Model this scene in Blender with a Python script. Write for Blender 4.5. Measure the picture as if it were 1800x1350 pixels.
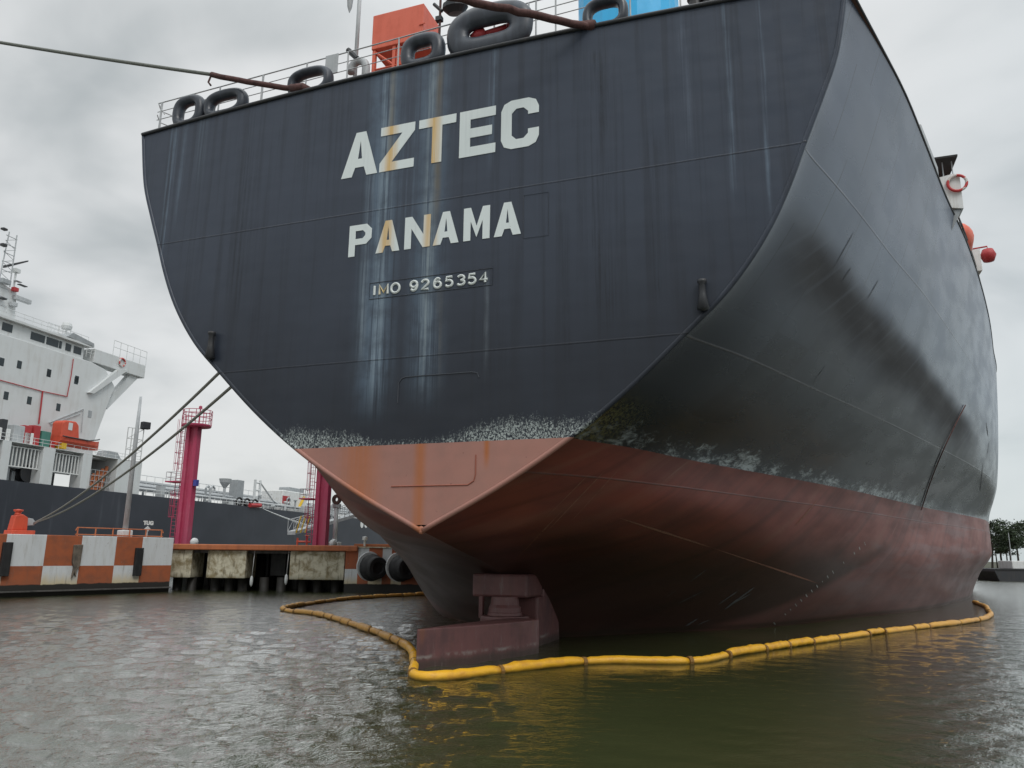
import bpy, bmesh, math, random
import numpy as np
from mathutils import Vector, Matrix
from mathutils.bvhtree import BVHTree
random.seed(7); rng = np.random.default_rng(11)
R = math.radians
for o in list(bpy.data.objects): bpy.data.objects.remove(o)
sc = bpy.context.scene
# ------------------------------------------------------------------ camera
F, PITCH, ROLL, HC = 1351.0, R(12.5), R(0.6), 3.5
fw = Vector((0, math.cos(PITCH), math.sin(PITCH)))
up0 = Vector((0, -math.sin(PITCH), math.cos(PITCH)))
rt = Vector((1, 0, 0))*math.cos(ROLL)+up0*math.sin(ROLL)
up = Vector((-1, 0, 0))*math.sin(ROLL)+up0*math.cos(ROLL)
cd = bpy.data.cameras.new('camera'); cam = bpy.data.objects.new('camera', cd)
sc.collection.objects.link(cam); sc.camera = cam
cd.sensor_width = 36; cd.sensor_fit = 'HORIZONTAL'; cd.lens = F/1800*36; cd.clip_start = .2; cd.clip_end = 9000
m = Matrix((rt, up, -fw)).transposed().to_4x4(); m.translation = (0, 0, HC); cam.matrix_world = m
C0 = Vector((0, 0, HC))
sc.render.resolution_x = 1024; sc.render.resolution_y = 768
# ------------------------------------------------------------------ light
SUN_EL, SUN_AZ = R(50), R(152)      # azimuth clockwise from +Y: behind the camera
w = bpy.data.worlds.new('World'); sc.world = w; w.use_nodes = True
sun = bpy.data.lights.new('sun', 'SUN'); sun.energy = 1.15; sun.angle = R(25); sun.color = (1, .97, .93)
so = bpy.data.objects.new('sun', sun); sc.collection.objects.link(so)
sd = Vector((math.sin(SUN_AZ)*math.cos(SUN_EL), math.cos(SUN_AZ)*math.cos(SUN_EL), math.sin(SUN_EL)))
so.rotation_euler = (-sd).to_track_quat('-Z', 'Y').to_euler()
so.location = (0, -20, 60)
sc.view_settings.view_transform = 'Standard'; sc.view_settings.look = 'None'
sc.view_settings.exposure = 0; sc.view_settings.gamma = 1

# ------------------------------------------------------------------ node helpers
class NT:
    def __init__(s, tree): s.t = tree; s.n = tree.nodes; s.l = tree.links
    def put(s, sock, v):
        if isinstance(v, bpy.types.NodeSocket): s.l.new(v, sock)
        elif isinstance(v, (tuple, list)) and len(v) == 3 and sock.type == 'RGBA': sock.default_value = (*v, 1)
        else: sock.default_value = v
    def m(s, op, a, b=0.0, c=0.0, clamp=False):
        n = s.n.new('ShaderNodeMath'); n.operation = op; n.use_clamp = clamp
        s.put(n.inputs[0], a); s.put(n.inputs[1], b)
        if len(n.inputs) > 2: s.put(n.inputs[2], c)
        return n.outputs[0]
    def ss(s, v, a, b, o0=0.0, o1=1.0):
        n = s.n.new('ShaderNodeMapRange'); n.interpolation_type = 'SMOOTHSTEP'
        s.put(n.inputs[0], v); s.put(n.inputs[1], a); s.put(n.inputs[2], b); s.put(n.inputs[3], o0); s.put(n.inputs[4], o1)
        return n.outputs[0]
    def bump_at(s, v, c, wd):       # 1 at c, 0 beyond wd
        d = s.m('ABSOLUTE', s.m('SUBTRACT', v, c)); return s.ss(d, wd, 0.0)
    def mul(s, *a):
        r = a[0]
        for x in a[1:]: r = s.m('MULTIPLY', r, x)
        return r
    def mix(s, f, a, b):
        n = s.n.new('ShaderNodeMix'); n.data_type = 'RGBA'; n.clamp_factor = True
        s.put(n.inputs[0], f); s.put(n.inputs[6], a); s.put(n.inputs[7], b); return n.outputs[2]
    def noise(s, vec, scale=1.0, detail=4, rough=.55, dist=0.0, four=None):
        n = s.n.new('ShaderNodeTexNoise'); s.put(n.inputs['Vector'], vec)
        n.inputs['Scale'].default_value = scale; n.inputs['Detail'].default_value = detail
        n.inputs['Roughness'].default_value = rough; n.inputs['Distortion'].default_value = dist
        return n.outputs[0]
    def comb(s, x, y, z):
        n = s.n.new('ShaderNodeCombineXYZ'); s.put(n.inputs[0], x); s.put(n.inputs[1], y); s.put(n.inputs[2], z); return n.outputs[0]
    def sep(s, v):
        n = s.n.new('ShaderNodeSeparateXYZ'); s.l.new(v, n.inputs[0]); return n.outputs
    def coord(s, k='Object'): return s.n.new('ShaderNodeTexCoord').outputs[k]
    def bump(s, h, st=.3, d=.02):
        n = s.n.new('ShaderNodeBump'); s.put(n.inputs['Height'], h); n.inputs['Strength'].default_value = st; n.inputs['Distance'].default_value = d
        return n.outputs[0]
def mat(name):
    mt = bpy.data.materials.new(name); mt.use_nodes = True
    t = NT(mt.node_tree); b = mt.node_tree.nodes['Principled BSDF']
    return mt, t, b
# sky: overcast cloud deck over a Nishita sky
wt = NT(w.node_tree); bg = w.node_tree.nodes['Background']
sky = wt.n.new('ShaderNodeTexSky'); sky.sky_type = 'NISHITA'; sky.sun_disc = False
sky.sun_elevation = SUN_EL; sky.sun_rotation = SUN_AZ
sx, sy, sz = wt.sep(wt.coord('Generated'))
zz = wt.m('MAXIMUM', sz, 0.0)
den = wt.m('ADD', zz, .35)
cv = wt.comb(wt.m('DIVIDE', sx, den), wt.m('DIVIDE', sy, den), wt.mul(zz, 1.0))
n1 = wt.noise(cv, 1.5, 4, .5, .6); n2 = wt.noise(cv, 3.6, 5, .5, .4)
nn = wt.m('ADD', wt.mul(n1, .72), wt.mul(n2, .28))
cl = wt.ss(nn, .35, .62)
col = wt.mix(cl, (.45, .487, .50), (.80, .815, .82))
right = wt.ss(sx, .25, .75)
col = wt.mix(wt.mul(right, .45), col, (.58, .67, .72))
lowb = wt.ss(zz, .34, .02)
col = wt.mix(wt.mul(lowb, .55), col, wt.mix(right, (.74, .75, .73), (.60, .70, .72)))
zen = wt.ss(sz, .56, .88, 1.0, 2.5)
sc_ = wt.n.new('ShaderNodeVectorMath'); sc_.operation = 'SCALE'; wt.l.new(col, sc_.inputs[0]); wt.l.new(zen, sc_.inputs['Scale'])
nis = wt.n.new('ShaderNodeVectorMath'); nis.operation = 'SCALE'; wt.l.new(sky.outputs[0], nis.inputs[0]); nis.inputs['Scale'].default_value = .08
fin = wt.mix(.06, sc_.outputs[0], nis.outputs[0])
sc10 = wt.n.new('ShaderNodeVectorMath'); sc10.operation = 'SCALE'; wt.l.new(fin, sc10.inputs[0]); sc10.inputs['Scale'].default_value = 10
wt.l.new(sc10.outputs[0], bg.inputs[0]); bg.inputs[1].default_value = .1

# ------------------------------------------------------------------ frames and rays
def ray(u, v): return rt*((u-900)/F)-up*((v-675)/F)+fw
def at_z(u, v, z): d = ray(u, v); return C0+d*((z-HC)/d.z)
def at_D(u, v, D): d = ray(u, v); return C0+d*(D/d.y)
HD = R(20)
AX = Vector((math.sin(HD), math.cos(HD), 0)); ST = Vector((math.cos(HD), -math.sin(HD), 0)); O = Vector((-2.784, 24.327, 0))
def S(u, v, s):        # point of the ship's cross plane s, in ship coordinates
    d = ray(u, v); t = (s-(C0-O).dot(AX))/d.dot(AX); q = C0+d*t-O
    return Vector((q.dot(ST), q.dot(AX), q.z))
LH = R(14); LAX = Vector((math.sin(LH), math.cos(LH), 0)); LST = Vector((math.cos(LH), -math.sin(LH), 0)); LO = Vector((-71.5, 108, 0))
def L(u, v, x=0.0):    # point of the moored tanker's side plane, in its coordinates
    d = ray(u, v); t = (x-(C0-LO).dot(LST))/d.dot(LST); q = C0+d*t-LO
    return Vector((q.dot(LST), q.dot(LAX), q.z))

# ------------------------------------------------------------------ object helpers
def link(o): sc.collection.objects.link(o); return o
def tag(o, label=None, cat=None, group=None, kind=None):
    if label: o['label'] = label
    if cat: o['category'] = cat
    if group: o['group'] = group
    if kind: o['kind'] = kind
    return o
def empty(name, loc=(0, 0, 0), rz=0, label=None, cat=None, group=None):
    o = link(bpy.data.objects.new(name, None)); o.location = loc; o.rotation_euler = (0, 0, rz); return tag(o, label, cat, group)
class MB:
    def __init__(s): s.v = []; s.f = []
    def add(s, vs, fs):
        k = len(s.v); s.v += [tuple(v) for v in vs]; s.f += [tuple(i+k for i in f) for f in fs]; return s
    def box(s, a, b, M=None):
        (x0, y0, z0), (x1, y1, z1) = a, b
        vs = [Vector(p) for p in ((x0, y0, z0), (x1, y0, z0), (x1, y1, z0), (x0, y1, z0), (x0, y0, z1), (x1, y0, z1), (x1, y1, z1), (x0, y1, z1))]
        if M: vs = [M@p for p in vs]
        return s.add(vs, [(3, 2, 1, 0), (4, 5, 6, 7), (0, 1, 5, 4), (1, 2, 6, 5), (2, 3, 7, 6), (3, 0, 4, 7)])
    def cb(s, c, d, M=None): return s.box([c[i]-d[i]/2 for i in range(3)], [c[i]+d[i]/2 for i in range(3)], M)
    def tube(s, pts, r, n=8, cap=True, closed=False):
        pts = [Vector(p) for p in pts]; N = len(pts); rr = r if isinstance(r, (list, tuple)) else [r]*N
        ref = None; vs = []
        for i, p in enumerate(pts):
            if closed: t = (pts[(i+1) % N]-pts[i-1]).normalized()
            else: t = (pts[min(i+1, N-1)]-pts[max(i-1, 0)]).normalized()
            if ref is None: ref = Vector((0, 0, 1)) if abs(t.z) < .9 else Vector((1, 0, 0))
            a = t.cross(ref).normalized(); b = t.cross(a).normalized(); ref = -b if ref.dot(b) < 0 else b
            for k in range(n):
                th = 2*math.pi*k/n; vs.append(p+(a*math.cos(th)+b*math.sin(th))*rr[i])
        # reorder rings consistently
        fs = []
        rng_ = range(N if closed else N-1)
        for i in rng_:
            j = (i+1) % N
            A = vs[i*n]; off = min(range(n), key=lambda k: (vs[j*n+k]-pts[j]-(A-pts[i])).length)
            # off keeps twisting small
            for k in range(n):
                k2 = (k+1) % n
                fs.append((i*n+k, i*n+k2, j*n+(k2+off) % n, j*n+(k+off) % n))
        if cap and not closed: fs += [tuple(range(n))[::-1], tuple((N-1)*n+k for k in range(n))]
        return s.add(vs, fs)
    def lathe(s, prof, M, n=24, cap=False):
        vs = []
        for (r_, z_) in prof:
            for k in range(n):
                th = 2*math.pi*k/n; vs.append(M@Vector((r_*math.cos(th), r_*math.sin(th), z_)))
        fs = [(i*n+k, i*n+(k+1) % n, (i+1)*n+(k+1) % n, (i+1)*n+k) for i in range(len(prof)-1) for k in range(n)]
        if cap: fs += [tuple(range(n))[::-1], tuple((len(prof)-1)*n+k for k in range(n))]
        return s.add(vs, fs)
    def prism(s, poly, d, M=None):      # poly: list of 3D points, d: extrusion vector
        n = len(poly); a = [Vector(p) for p in poly]; b = [p+Vector(d) for p in a]; vs = a+b
        if M: vs = [M@p for p in vs]
        return s.add(vs, [tuple(range(n))[::-1], tuple(range(n, 2*n))]+[(i, (i+1) % n, n+(i+1) % n, n+i) for i in range(n)])
    def build(s, name, mt, parent=None, smooth=False, bevel=0):
        me = bpy.data.meshes.new(name); me.from_pydata(s.v, [], s.f); me.materials.append(mt); me.update()
        bm = bmesh.new(); bm.from_mesh(me); bmesh.ops.recalc_face_normals(bm, faces=bm.faces); bm.to_mesh(me); bm.free()
        if smooth:
            for p in me.polygons: p.use_smooth = True
        o = link(bpy.data.objects.new(name, me)); o.parent = parent
        if bevel:
            md = o.modifiers.new('bevel', 'BEVEL'); md.width = bevel; md.segments = 2; md.limit_method = 'ANGLE'
        return o
def copy_tree(o, parent=None):
    c = o.copy(); link(c); c.parent = parent
    for ch in [x for x in bpy.data.objects if x.parent == o]: copy_tree(ch, c)
    return c
def T(loc=(0, 0, 0), rz=0, rx=0, ry=0):
    return Matrix.Translation(loc)@Matrix.Rotation(rz, 4, 'Z')@Matrix.Rotation(ry, 4, 'Y')@Matrix.Rotation(rx, 4, 'X')

# ------------------------------------------------------------------ simple materials
def paint(name, c, rough=.5, metal=0, dirt=.25, dirtc=None, scale=1.5, rust=0.0, bump=.0):
    mt, t, b = mat(name); co = t.coord()
    n = t.noise(co, scale, 6, .6); x, y, z = t.sep(co)
    st = t.noise(t.comb(t.mul(x, scale*3), t.mul(y, scale*3), t.mul(z, scale*.35)), 1, 5, .6)
    f = t.mul(t.ss(t.m('ADD', t.mul(n, .5), t.mul(st, .5)), .44, .66), dirt)
    dc = dirtc or tuple(k*.45 for k in c)
    col = t.mix(f, c, dc)
    if rust: col = t.mix(t.mul(t.ss(st, .58, .7), rust), col, (.22, .08, .03))
    t.put(b.inputs['Base Color'], col); t.put(b.inputs['Roughness'], t.ss(n, .3, .7, rough-.08, rough+.12)); b.inputs['Metallic'].default_value = metal
    if bump: t.put(b.inputs['Normal'], t.bump(n, bump, .02))
    return mt
M_white = paint('white_paint', (.72, .73, .72), .5, dirt=.35, dirtc=(.45, .42, .36), rust=.15)
M_lwhite = paint('ship_white', (.62, .64, .64), .5, dirt=.3, dirtc=(.42, .41, .37), scale=.4, rust=.12)
M_grey = paint('grey_paint', (.33, .35, .36), .5, dirt=.4)
M_lgrey = paint('light_grey_paint', (.45, .47, .48), .5, dirt=.4)
M_dark = paint('dark_metal', (.03, .032, .037), .5, dirt=.4, dirtc=(.07, .06, .05))
M_black = paint('black_rubber', (.012, .012, .013), .7, dirt=.4, dirtc=(.04, .04, .04))
M_orange = paint('orange_paint', (.74, .15, .085), .5, dirt=.3, dirtc=(.5, .08, .04))
M_deckor = paint('orange_kerb', (.46, .145, .055), .65, dirt=.65, dirtc=(.3, .1, .05))
M_red = paint('red_paint', (.42, .035, .04), .5, dirt=.3)
M_brred = paint('signal_orange', (.62, .09, .045), .5, dirt=.3)
M_pink = paint('pink_paint', (.42, .045, .105), .55, dirt=.5, dirtc=(.42, .13, .18), scale=.8, rust=.0)
M_yellow = paint('yellow_paint', (.7, .45, .03), .5, dirt=.3)
M_green = paint('green_paint', (.06, .2, .16), .5)
M_glass = paint('dark_glass', (.02, .03, .035), .12, dirt=.2)
M_blue = paint('funnel_blue', (.04, .48, .88), .4, dirt=.15)
M_conc = paint('dark_concrete', (.09, .085, .08), .85, dirt=.7, dirtc=(.02, .02, .018), bump=.4)
M_pile = paint('wet_pile', (.03, .028, .025), .6, dirt=.6, dirtc=(.01, .01, .01))
M_rope = paint('grey_rope', (.20, .21, .19), .9, dirt=.5, scale=12, bump=.6)
M_rope2 = paint('pale_rope', (.30, .29, .26), .9, dirt=.6, scale=14, bump=.6)
M_brown = paint('brown_canvas', (.11, .05, .045), .85, dirt=.6, dirtc=(.03, .02, .02), scale=5, bump=.6)
M_weld = paint('weld', (.055, .062, .075), .5, dirt=.3)
M_weldr = paint('weld_red', (.33, .10, .06), .5, dirt=.3)

def concrete_white():
    mt, t, b = mat('stained_white_concrete'); co = t.coord(); x, y, z = t.sep(co)
    n = t.noise(co, 1.1, 7, .65, .4); s_ = t.noise(t.comb(t.mul(x, 2.2), t.mul(y, 2.2), t.mul(z, .5)), 1, 6, .6)
    col = t.mix(t.ss(n, .40, .66), (.60, .56, .43), (.24, .19, .10))
    col = t.mix(t.mul(t.ss(s_, .52, .64), .75), col, (.14, .11, .06))
    low = t.mul(t.ss(t.m('ADD', z, t.mul(n, 1.6)), 2.3, 1.3), .9)
    col = t.mix(low, col, (.035, .045, .02))
    t.put(b.inputs['Base Color'], col); b.inputs['Roughness'].default_value = .85
    t.put(b.inputs['Normal'], t.bump(n, .4, .03)); return mt
M_cwhite = concrete_white()
def checker(name, bounds, zsplit, zlow, flip=0):
    """orange / white chequer of a quay face; local x runs along the face"""
    mt, t, b = mat(name); co = t.coord(); x, y, z = t.sep(co)
    n = t.noise(co, 1.3, 6, .6, .3); cnt = None
    for q in bounds:
        s_ = t.m('GREATER_THAN', x, q); cnt = s_ if cnt is None else t.m('ADD', cnt, s_)
    cnt = t.m('ADD', cnt, t.m('LESS_THAN', z, zsplit)); cnt = t.m('ADD', cnt, float(flip))
    par = t.m('MODULO', cnt, 2.0); par = t.m('GREATER_THAN', par, .5)
    st = t.noise(t.comb(t.mul(x, 2.5), t.mul(y, 2.5), t.mul(z, .5)), 1, 5, .6)
    org = t.mix(t.ss(n, .4, .7), (.37, .10, .038), (.27, .085, .04))
    wh = t.mix(t.mul(t.ss(st, .45, .7), .35), (.62, .64, .65), (.4, .38, .33))
    lowf = t.ss(t.m('ADD', z, t.mul(st, 1.2)), zsplit+.2, zlow+.5)
    wh = t.mix(t.mul(lowf, .7), wh, (.55, .42, .18)); org = t.mix(t.mul(lowf, .35), org, (.22, .09, .05))
    col = t.mix(par, org, wh)
    chip = t.mul(t.ss(t.noise(co, 5, 7, .75), .60, .64), t.ss(n, .42, .6)); col = t.mix(t.mul(chip, .7), col, (.25, .22, .19))
    stv = t.ss(t.noise(t.comb(t.mul(x, 5), t.mul(y, 5), t.mul(z, .35)), 1, 5, .7), .55, .72, 0, .45); col = t.mix(stv, col, (.14, .10, .07))
    dk = t.ss(t.m('ADD', z, t.mul(t.m('SUBTRACT', n, .5), .25)), zlow+.05, zlow-.05)
    col = t.mix(dk, col, (.022, .02, .017))
    t.put(b.inputs['Base Color'], col); b.inputs['Roughness'].default_value = .75
    t.put(b.inputs['Normal'], t.bump(n, .25, .02)); return mt

# ------------------------------------------------------------------ water
def build_water():
    a = np.concatenate([np.linspace(-46, 46, 760), np.linspace(48, 312, 60)]); a = np.radians(a)
    r_ = np.concatenate([[0.02, 2.0], np.geomspace(4.0, 320, 620), np.geomspace(340, 5500, 24)])
    A, RR = np.meshgrid(a, r_); X = RR*np.sin(A); Y = RR*np.cos(A); Z = np.zeros_like(X)
    g = np.random.default_rng(5)
    dr = np.maximum(RR*(0.0072), .002)
    for k in range(46):
        lam = .26*(7.5**(g.random())); th = R(200)+g.normal(0, .75); kx, ky = 2*np.pi/lam*np.sin(th), 2*np.pi/lam*np.cos(th)
        amp = .0058*lam**.85
        wx = X+.25*lam*np.sin(X*.7/lam*.6+k)+.3*lam*np.sin(Y*.5/lam*.7+2*k); wy = Y+.25*lam*np.sin(X*.43/lam+3*k)
        ph = kx*wx+ky*wy+g.random()*6.28
        fade = np.clip((lam/(dr*3.0))-.8, 0, 1)
        Z += amp*fade*(np.sin(ph)+.25*np.sin(2*ph+1.2))
    patch = 0.5+.5*np.sin(X*.11+.6*np.sin(Y*.05))*np.sin(Y*.09+1.7*np.sin(X*.06))
    Z *= (.75+.45*patch)
    u_ = (X+4.9-.10*Y)/4.3; sm_ = np.clip(u_, 0, 1); sm_ = sm_*sm_*(3-2*sm_); lee = sm_*.92*(1-.45*np.clip((X/np.maximum(Y, 1)-.42)/.15, 0, 1)); Z *= (1-lee)
    Z = Z-.02
    nr, na = X.shape; co = np.stack([X, Y, Z], -1).reshape(-1, 3).astype(np.float32)
    i, j = np.meshgrid(np.arange(nr-1), np.arange(na), indexing='ij'); j2 = (j+1) % na
    q = np.stack([i*na+j, (i+1)*na+j, (i+1)*na+j2, i*na+j2], -1).reshape(-1, 4).astype(np.int32)
    me = bpy.data.meshes.new('water'); me.vertices.add(len(co)); me.vertices.foreach_set('co', co.ravel())
    me.loops.add(q.size); me.loops.foreach_set('vertex_index', q.ravel()); me.polygons.add(len(q))
    me.polygons.foreach_set('loop_start', np.arange(0, q.size, 4, dtype=np.int32)); me.update(calc_edges=True)
    me.polygons.foreach_set('use_smooth', np.ones(len(q), bool)); me.flip_normals()
    mt, t, b = mat('harbour_water'); cdn = t.coord()
    n_ = t.noise(cdn, .35, 3, .5); c = t.mix(n_, (.030, .037, .014), (.046, .052, .021))
    t.put(b.inputs['Base Color'], c); b.inputs['Roughness'].default_value = .03; b.inputs['IOR'].default_value = 1.9
    x, y, z = t.sep(cdn)
    b1 = t.noise(t.comb(t.mul(x, 1.0), t.mul(y, 1.35), 0.0), 1.9, 5, .62, .5); b2 = t.noise(t.comb(x, t.mul(y, 1.3), 4.0), 5.5, 3, .55, .6)
    b1 = t.m('SUBTRACT', 1.0, t.mul(t.m('ABSOLUTE', t.m('SUBTRACT', b1, .5)), 2.2)); b2 = t.m('SUBTRACT', 1.0, t.mul(t.m('ABSOLUTE', t.m('SUBTRACT', b2, .5)), 2.0))
    cm = t.ss(t.m('SUBTRACT', x, t.mul(y, .10)), -4.0, 1.0, 1.0, .10); cm = t.m('ADD', cm, t.ss(t.m('DIVIDE', x, t.m('MAXIMUM', y, 1.0)), .40, .60, 0.0, .7))
    hh = t.mul(t.m('ADD', b1, t.mul(b2, .34)), cm)
    nb = t.bump(hh, .6, .075); t.put(b.inputs['Normal'], nb); t.put(b.inputs['Coat Normal'], nb); leem = t.ss(t.m('SUBTRACT', x, t.mul(y, .10)), -5.2, -1.2, 1.0, 0.0); gl_ = t.m('MAXIMUM', leem, t.ss(t.m('DIVIDE', x, t.m('MAXIMUM', y, 1.0)), .42, .56)); t.put(b.inputs['Coat Weight'], t.mul(gl_, .9)); t.put(b.inputs['IOR'], t.m('ADD', 1.28, t.mul(gl_, .56))); b.inputs['Coat IOR'].default_value = 1.6
    rd = t.ss(y, 30.0, 90.0, .03, .22); t.put(b.inputs['Roughness'], rd); t.put(b.inputs['Coat Roughness'], rd)
    me.materials.append(mt)
    return tag(link(bpy.data.objects.new('water', me)), kind='structure')
build_water()

# ------------------------------------------------------------------ hull shape
def pchip(xs, ys):
    xs = np.array(xs, float); ys = np.array(ys, float); h = np.diff(xs); d = np.diff(ys)/h; n = len(xs); mm = np.zeros(n)
    mm[0] = d[0]; mm[-1] = d[-1]
    for i in range(1, n-1):
        if d[i-1]*d[i] > 0: w1 = 2*h[i]+h[i-1]; w2 = h[i]+2*h[i-1]; mm[i] = (w1+w2)/(w1/d[i-1]+w2/d[i])
    def f(x):
        x = min(max(x, xs[0]), xs[-1]); i = min(max(int(np.searchsorted(xs, x))-1, 0), n-2); tt = (x-xs[i])/h[i]
        return ((1+2*tt)*(1-tt)**2*ys[i]+tt*(1-tt)**2*h[i]*mm[i]+tt*tt*(3-2*tt)*ys[i+1]+tt*tt*(tt-1)*h[i]*mm[i+1])
    return f
TR = pchip([4.19, 5.5, 6.92, 8.3, 9.82, 11.09, 12.78, 14.18, 15.3, 16.46, 18.02, 20.3], [0, 2.52, 4.80, 6.6, 8.28, 9.6, 10.8, 11.48, 11.92, 12.4, 12.98, 13.42])
def cur(p): return pchip([a for a, b in p], [b for a, b in p])
far = [(100, 31), (160, 31), (195, 27), (218, 17), (233, 6), (240, .5)]
KEY = {
 -3.0: cur([(13, .3), (16, 1.4), (20, 3.8), (28, 9), (38, 15), (52, 21), (70, 27), (85, 30)]+far),
 0.0: cur([(11.3, .35), (12.5, 1.5), (14.8, 3.5), (17, 5.6), (20.4, 8.6), (25, 11.2), (31.7, 14.5), (38.5, 18.0), (46, 20.9), (54, 23.4), (62, 25.7), (75, 28.4), (90, 30.6)]+far),
 2.0: cur([(8.8, .6), (11, 3.2), (14.8, 6.6), (18, 8.9), (22, 11.3), (31.7, 15.7), (38.5, 18.9), (48, 22.4), (60, 26.0), (75, 29.2), (88, 30.8)]+far),
 4.2: cur([(0, 0), (3, 2.9), (6, 4.8), (8, 5.85), (10, 6.95), (15, 9.6), (22, 12.7), (31.7, 16.8), (39, 19.8), (48, 23.4), (60, 27.5), (75, 30.2), (88, 31)]+far),
 5.5: cur([(0, 2.52), (2, 4.3), (4, 5.5), (6, 6.55), (8, 7.5), (10.1, 8.4), (15, 10.5), (22, 13.4), (31.7, 17.0), (40, 20.1), (50, 23.7), (60, 26.9), (75, 30.2), (88, 31)]+far),
 6.92: cur([(0, 4.80), (2.4, 6.0), (6, 7.32), (10.1, 9.0), (15.1, 11.15), (22.2, 14), (31.7, 17.3), (40.3, 20.3), (50, 23.5), (59, 26.4), (68, 28.8), (78, 30.4), (88, 31)]+far),
 9.82: cur([(0, 8.28), (3, 9.63), (8.7, 11.81), (16.9, 14.96), (29.8, 19.6), (39.3, 22.9), (50, 26.2), (60, 28.6), (75, 30.7), (88, 31)]+far),
 15.3: cur([(0, 11.9), (1.43, 12.36), (6.28, 13.99), (10.4, 15.33), (15.2, 16.99), (22.6, 19.32), (28.8, 21.22), (36.8, 23.66), (45, 25.9), (60, 29.2), (75, 30.9), (88, 31)]+far),
 20.3: cur([(0, 13.42), (1, 13.75), (3, 14.45), (6.9, 15.79), (10.95, 17.0), (16.35, 18.57), (23.5, 20.8), (38.3, 24.75), (48, 27.0), (60, 29.6), (75, 30.9), (88, 31)]+far)}
ZB = cur([(0, 4.19), (3, 3.62), (7.3, 2.72), (9.6, 1.3), (11.1, 0), (12.4, -1.6), (13.2, -3), (14, -3), (240, -3)])
def section(s):
    zb = ZB(s); pz = [zb]; px_ = [0.0 if s < 13.2 else KEY[-3.0](s)]
    for k in sorted(KEY):
        if k > zb+.35: pz.append(k); px_.append(max(KEY[k](s), px_[-1]+.02))
    f = pchip(pz, px_); g = math.exp(-s/.8)
    def b(z):
        v = f(z)
        if s < 12: v = v*(1-g)+TR(max(4.19, 4.19+(z-zb)*(20.3-4.19)/(20.3-zb)))*g if g > .002 else v
        return max(v, 0)
    return zb, b
DZ = 20.3
def camber(x, hw): return .42*(1-(x/hw)**2)
stations = [0]+list(np.linspace(.25, 30, 90))+list(np.linspace(31, 80, 50))+list(np.linspace(85, 240, 40))
NV = 110
hull = MB(); prt = []; stb = []
for s in stations:
    zb, b = section(s)
    for j in range(NV+1):
        tt = (j/NV); z = zb+(DZ-zb)*tt; x = b(z) if s > 0 else TR(z)
        stb.append((x, s, z)); prt.append((-x, s, z))
n1_ = NV+1; ns = len(stations)
fs = [(i*n1_+j, (i+1)*n1_+j, (i+1)*n1_+j+1, i*n1_+j+1) for i in range(ns-1) for j in range(NV)]
hull.add(stb, fs); hull.add(prt, [f[::-1] for f in fs])
# bottom closure strips between the two halves forward of the skeg
k = len(stb)
hull.f += [(i*n1_, k+i*n1_, k+(i+1)*n1_, (i+1)*n1_) for i in range(ns-1) if stations[i] > 13.2]

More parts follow.
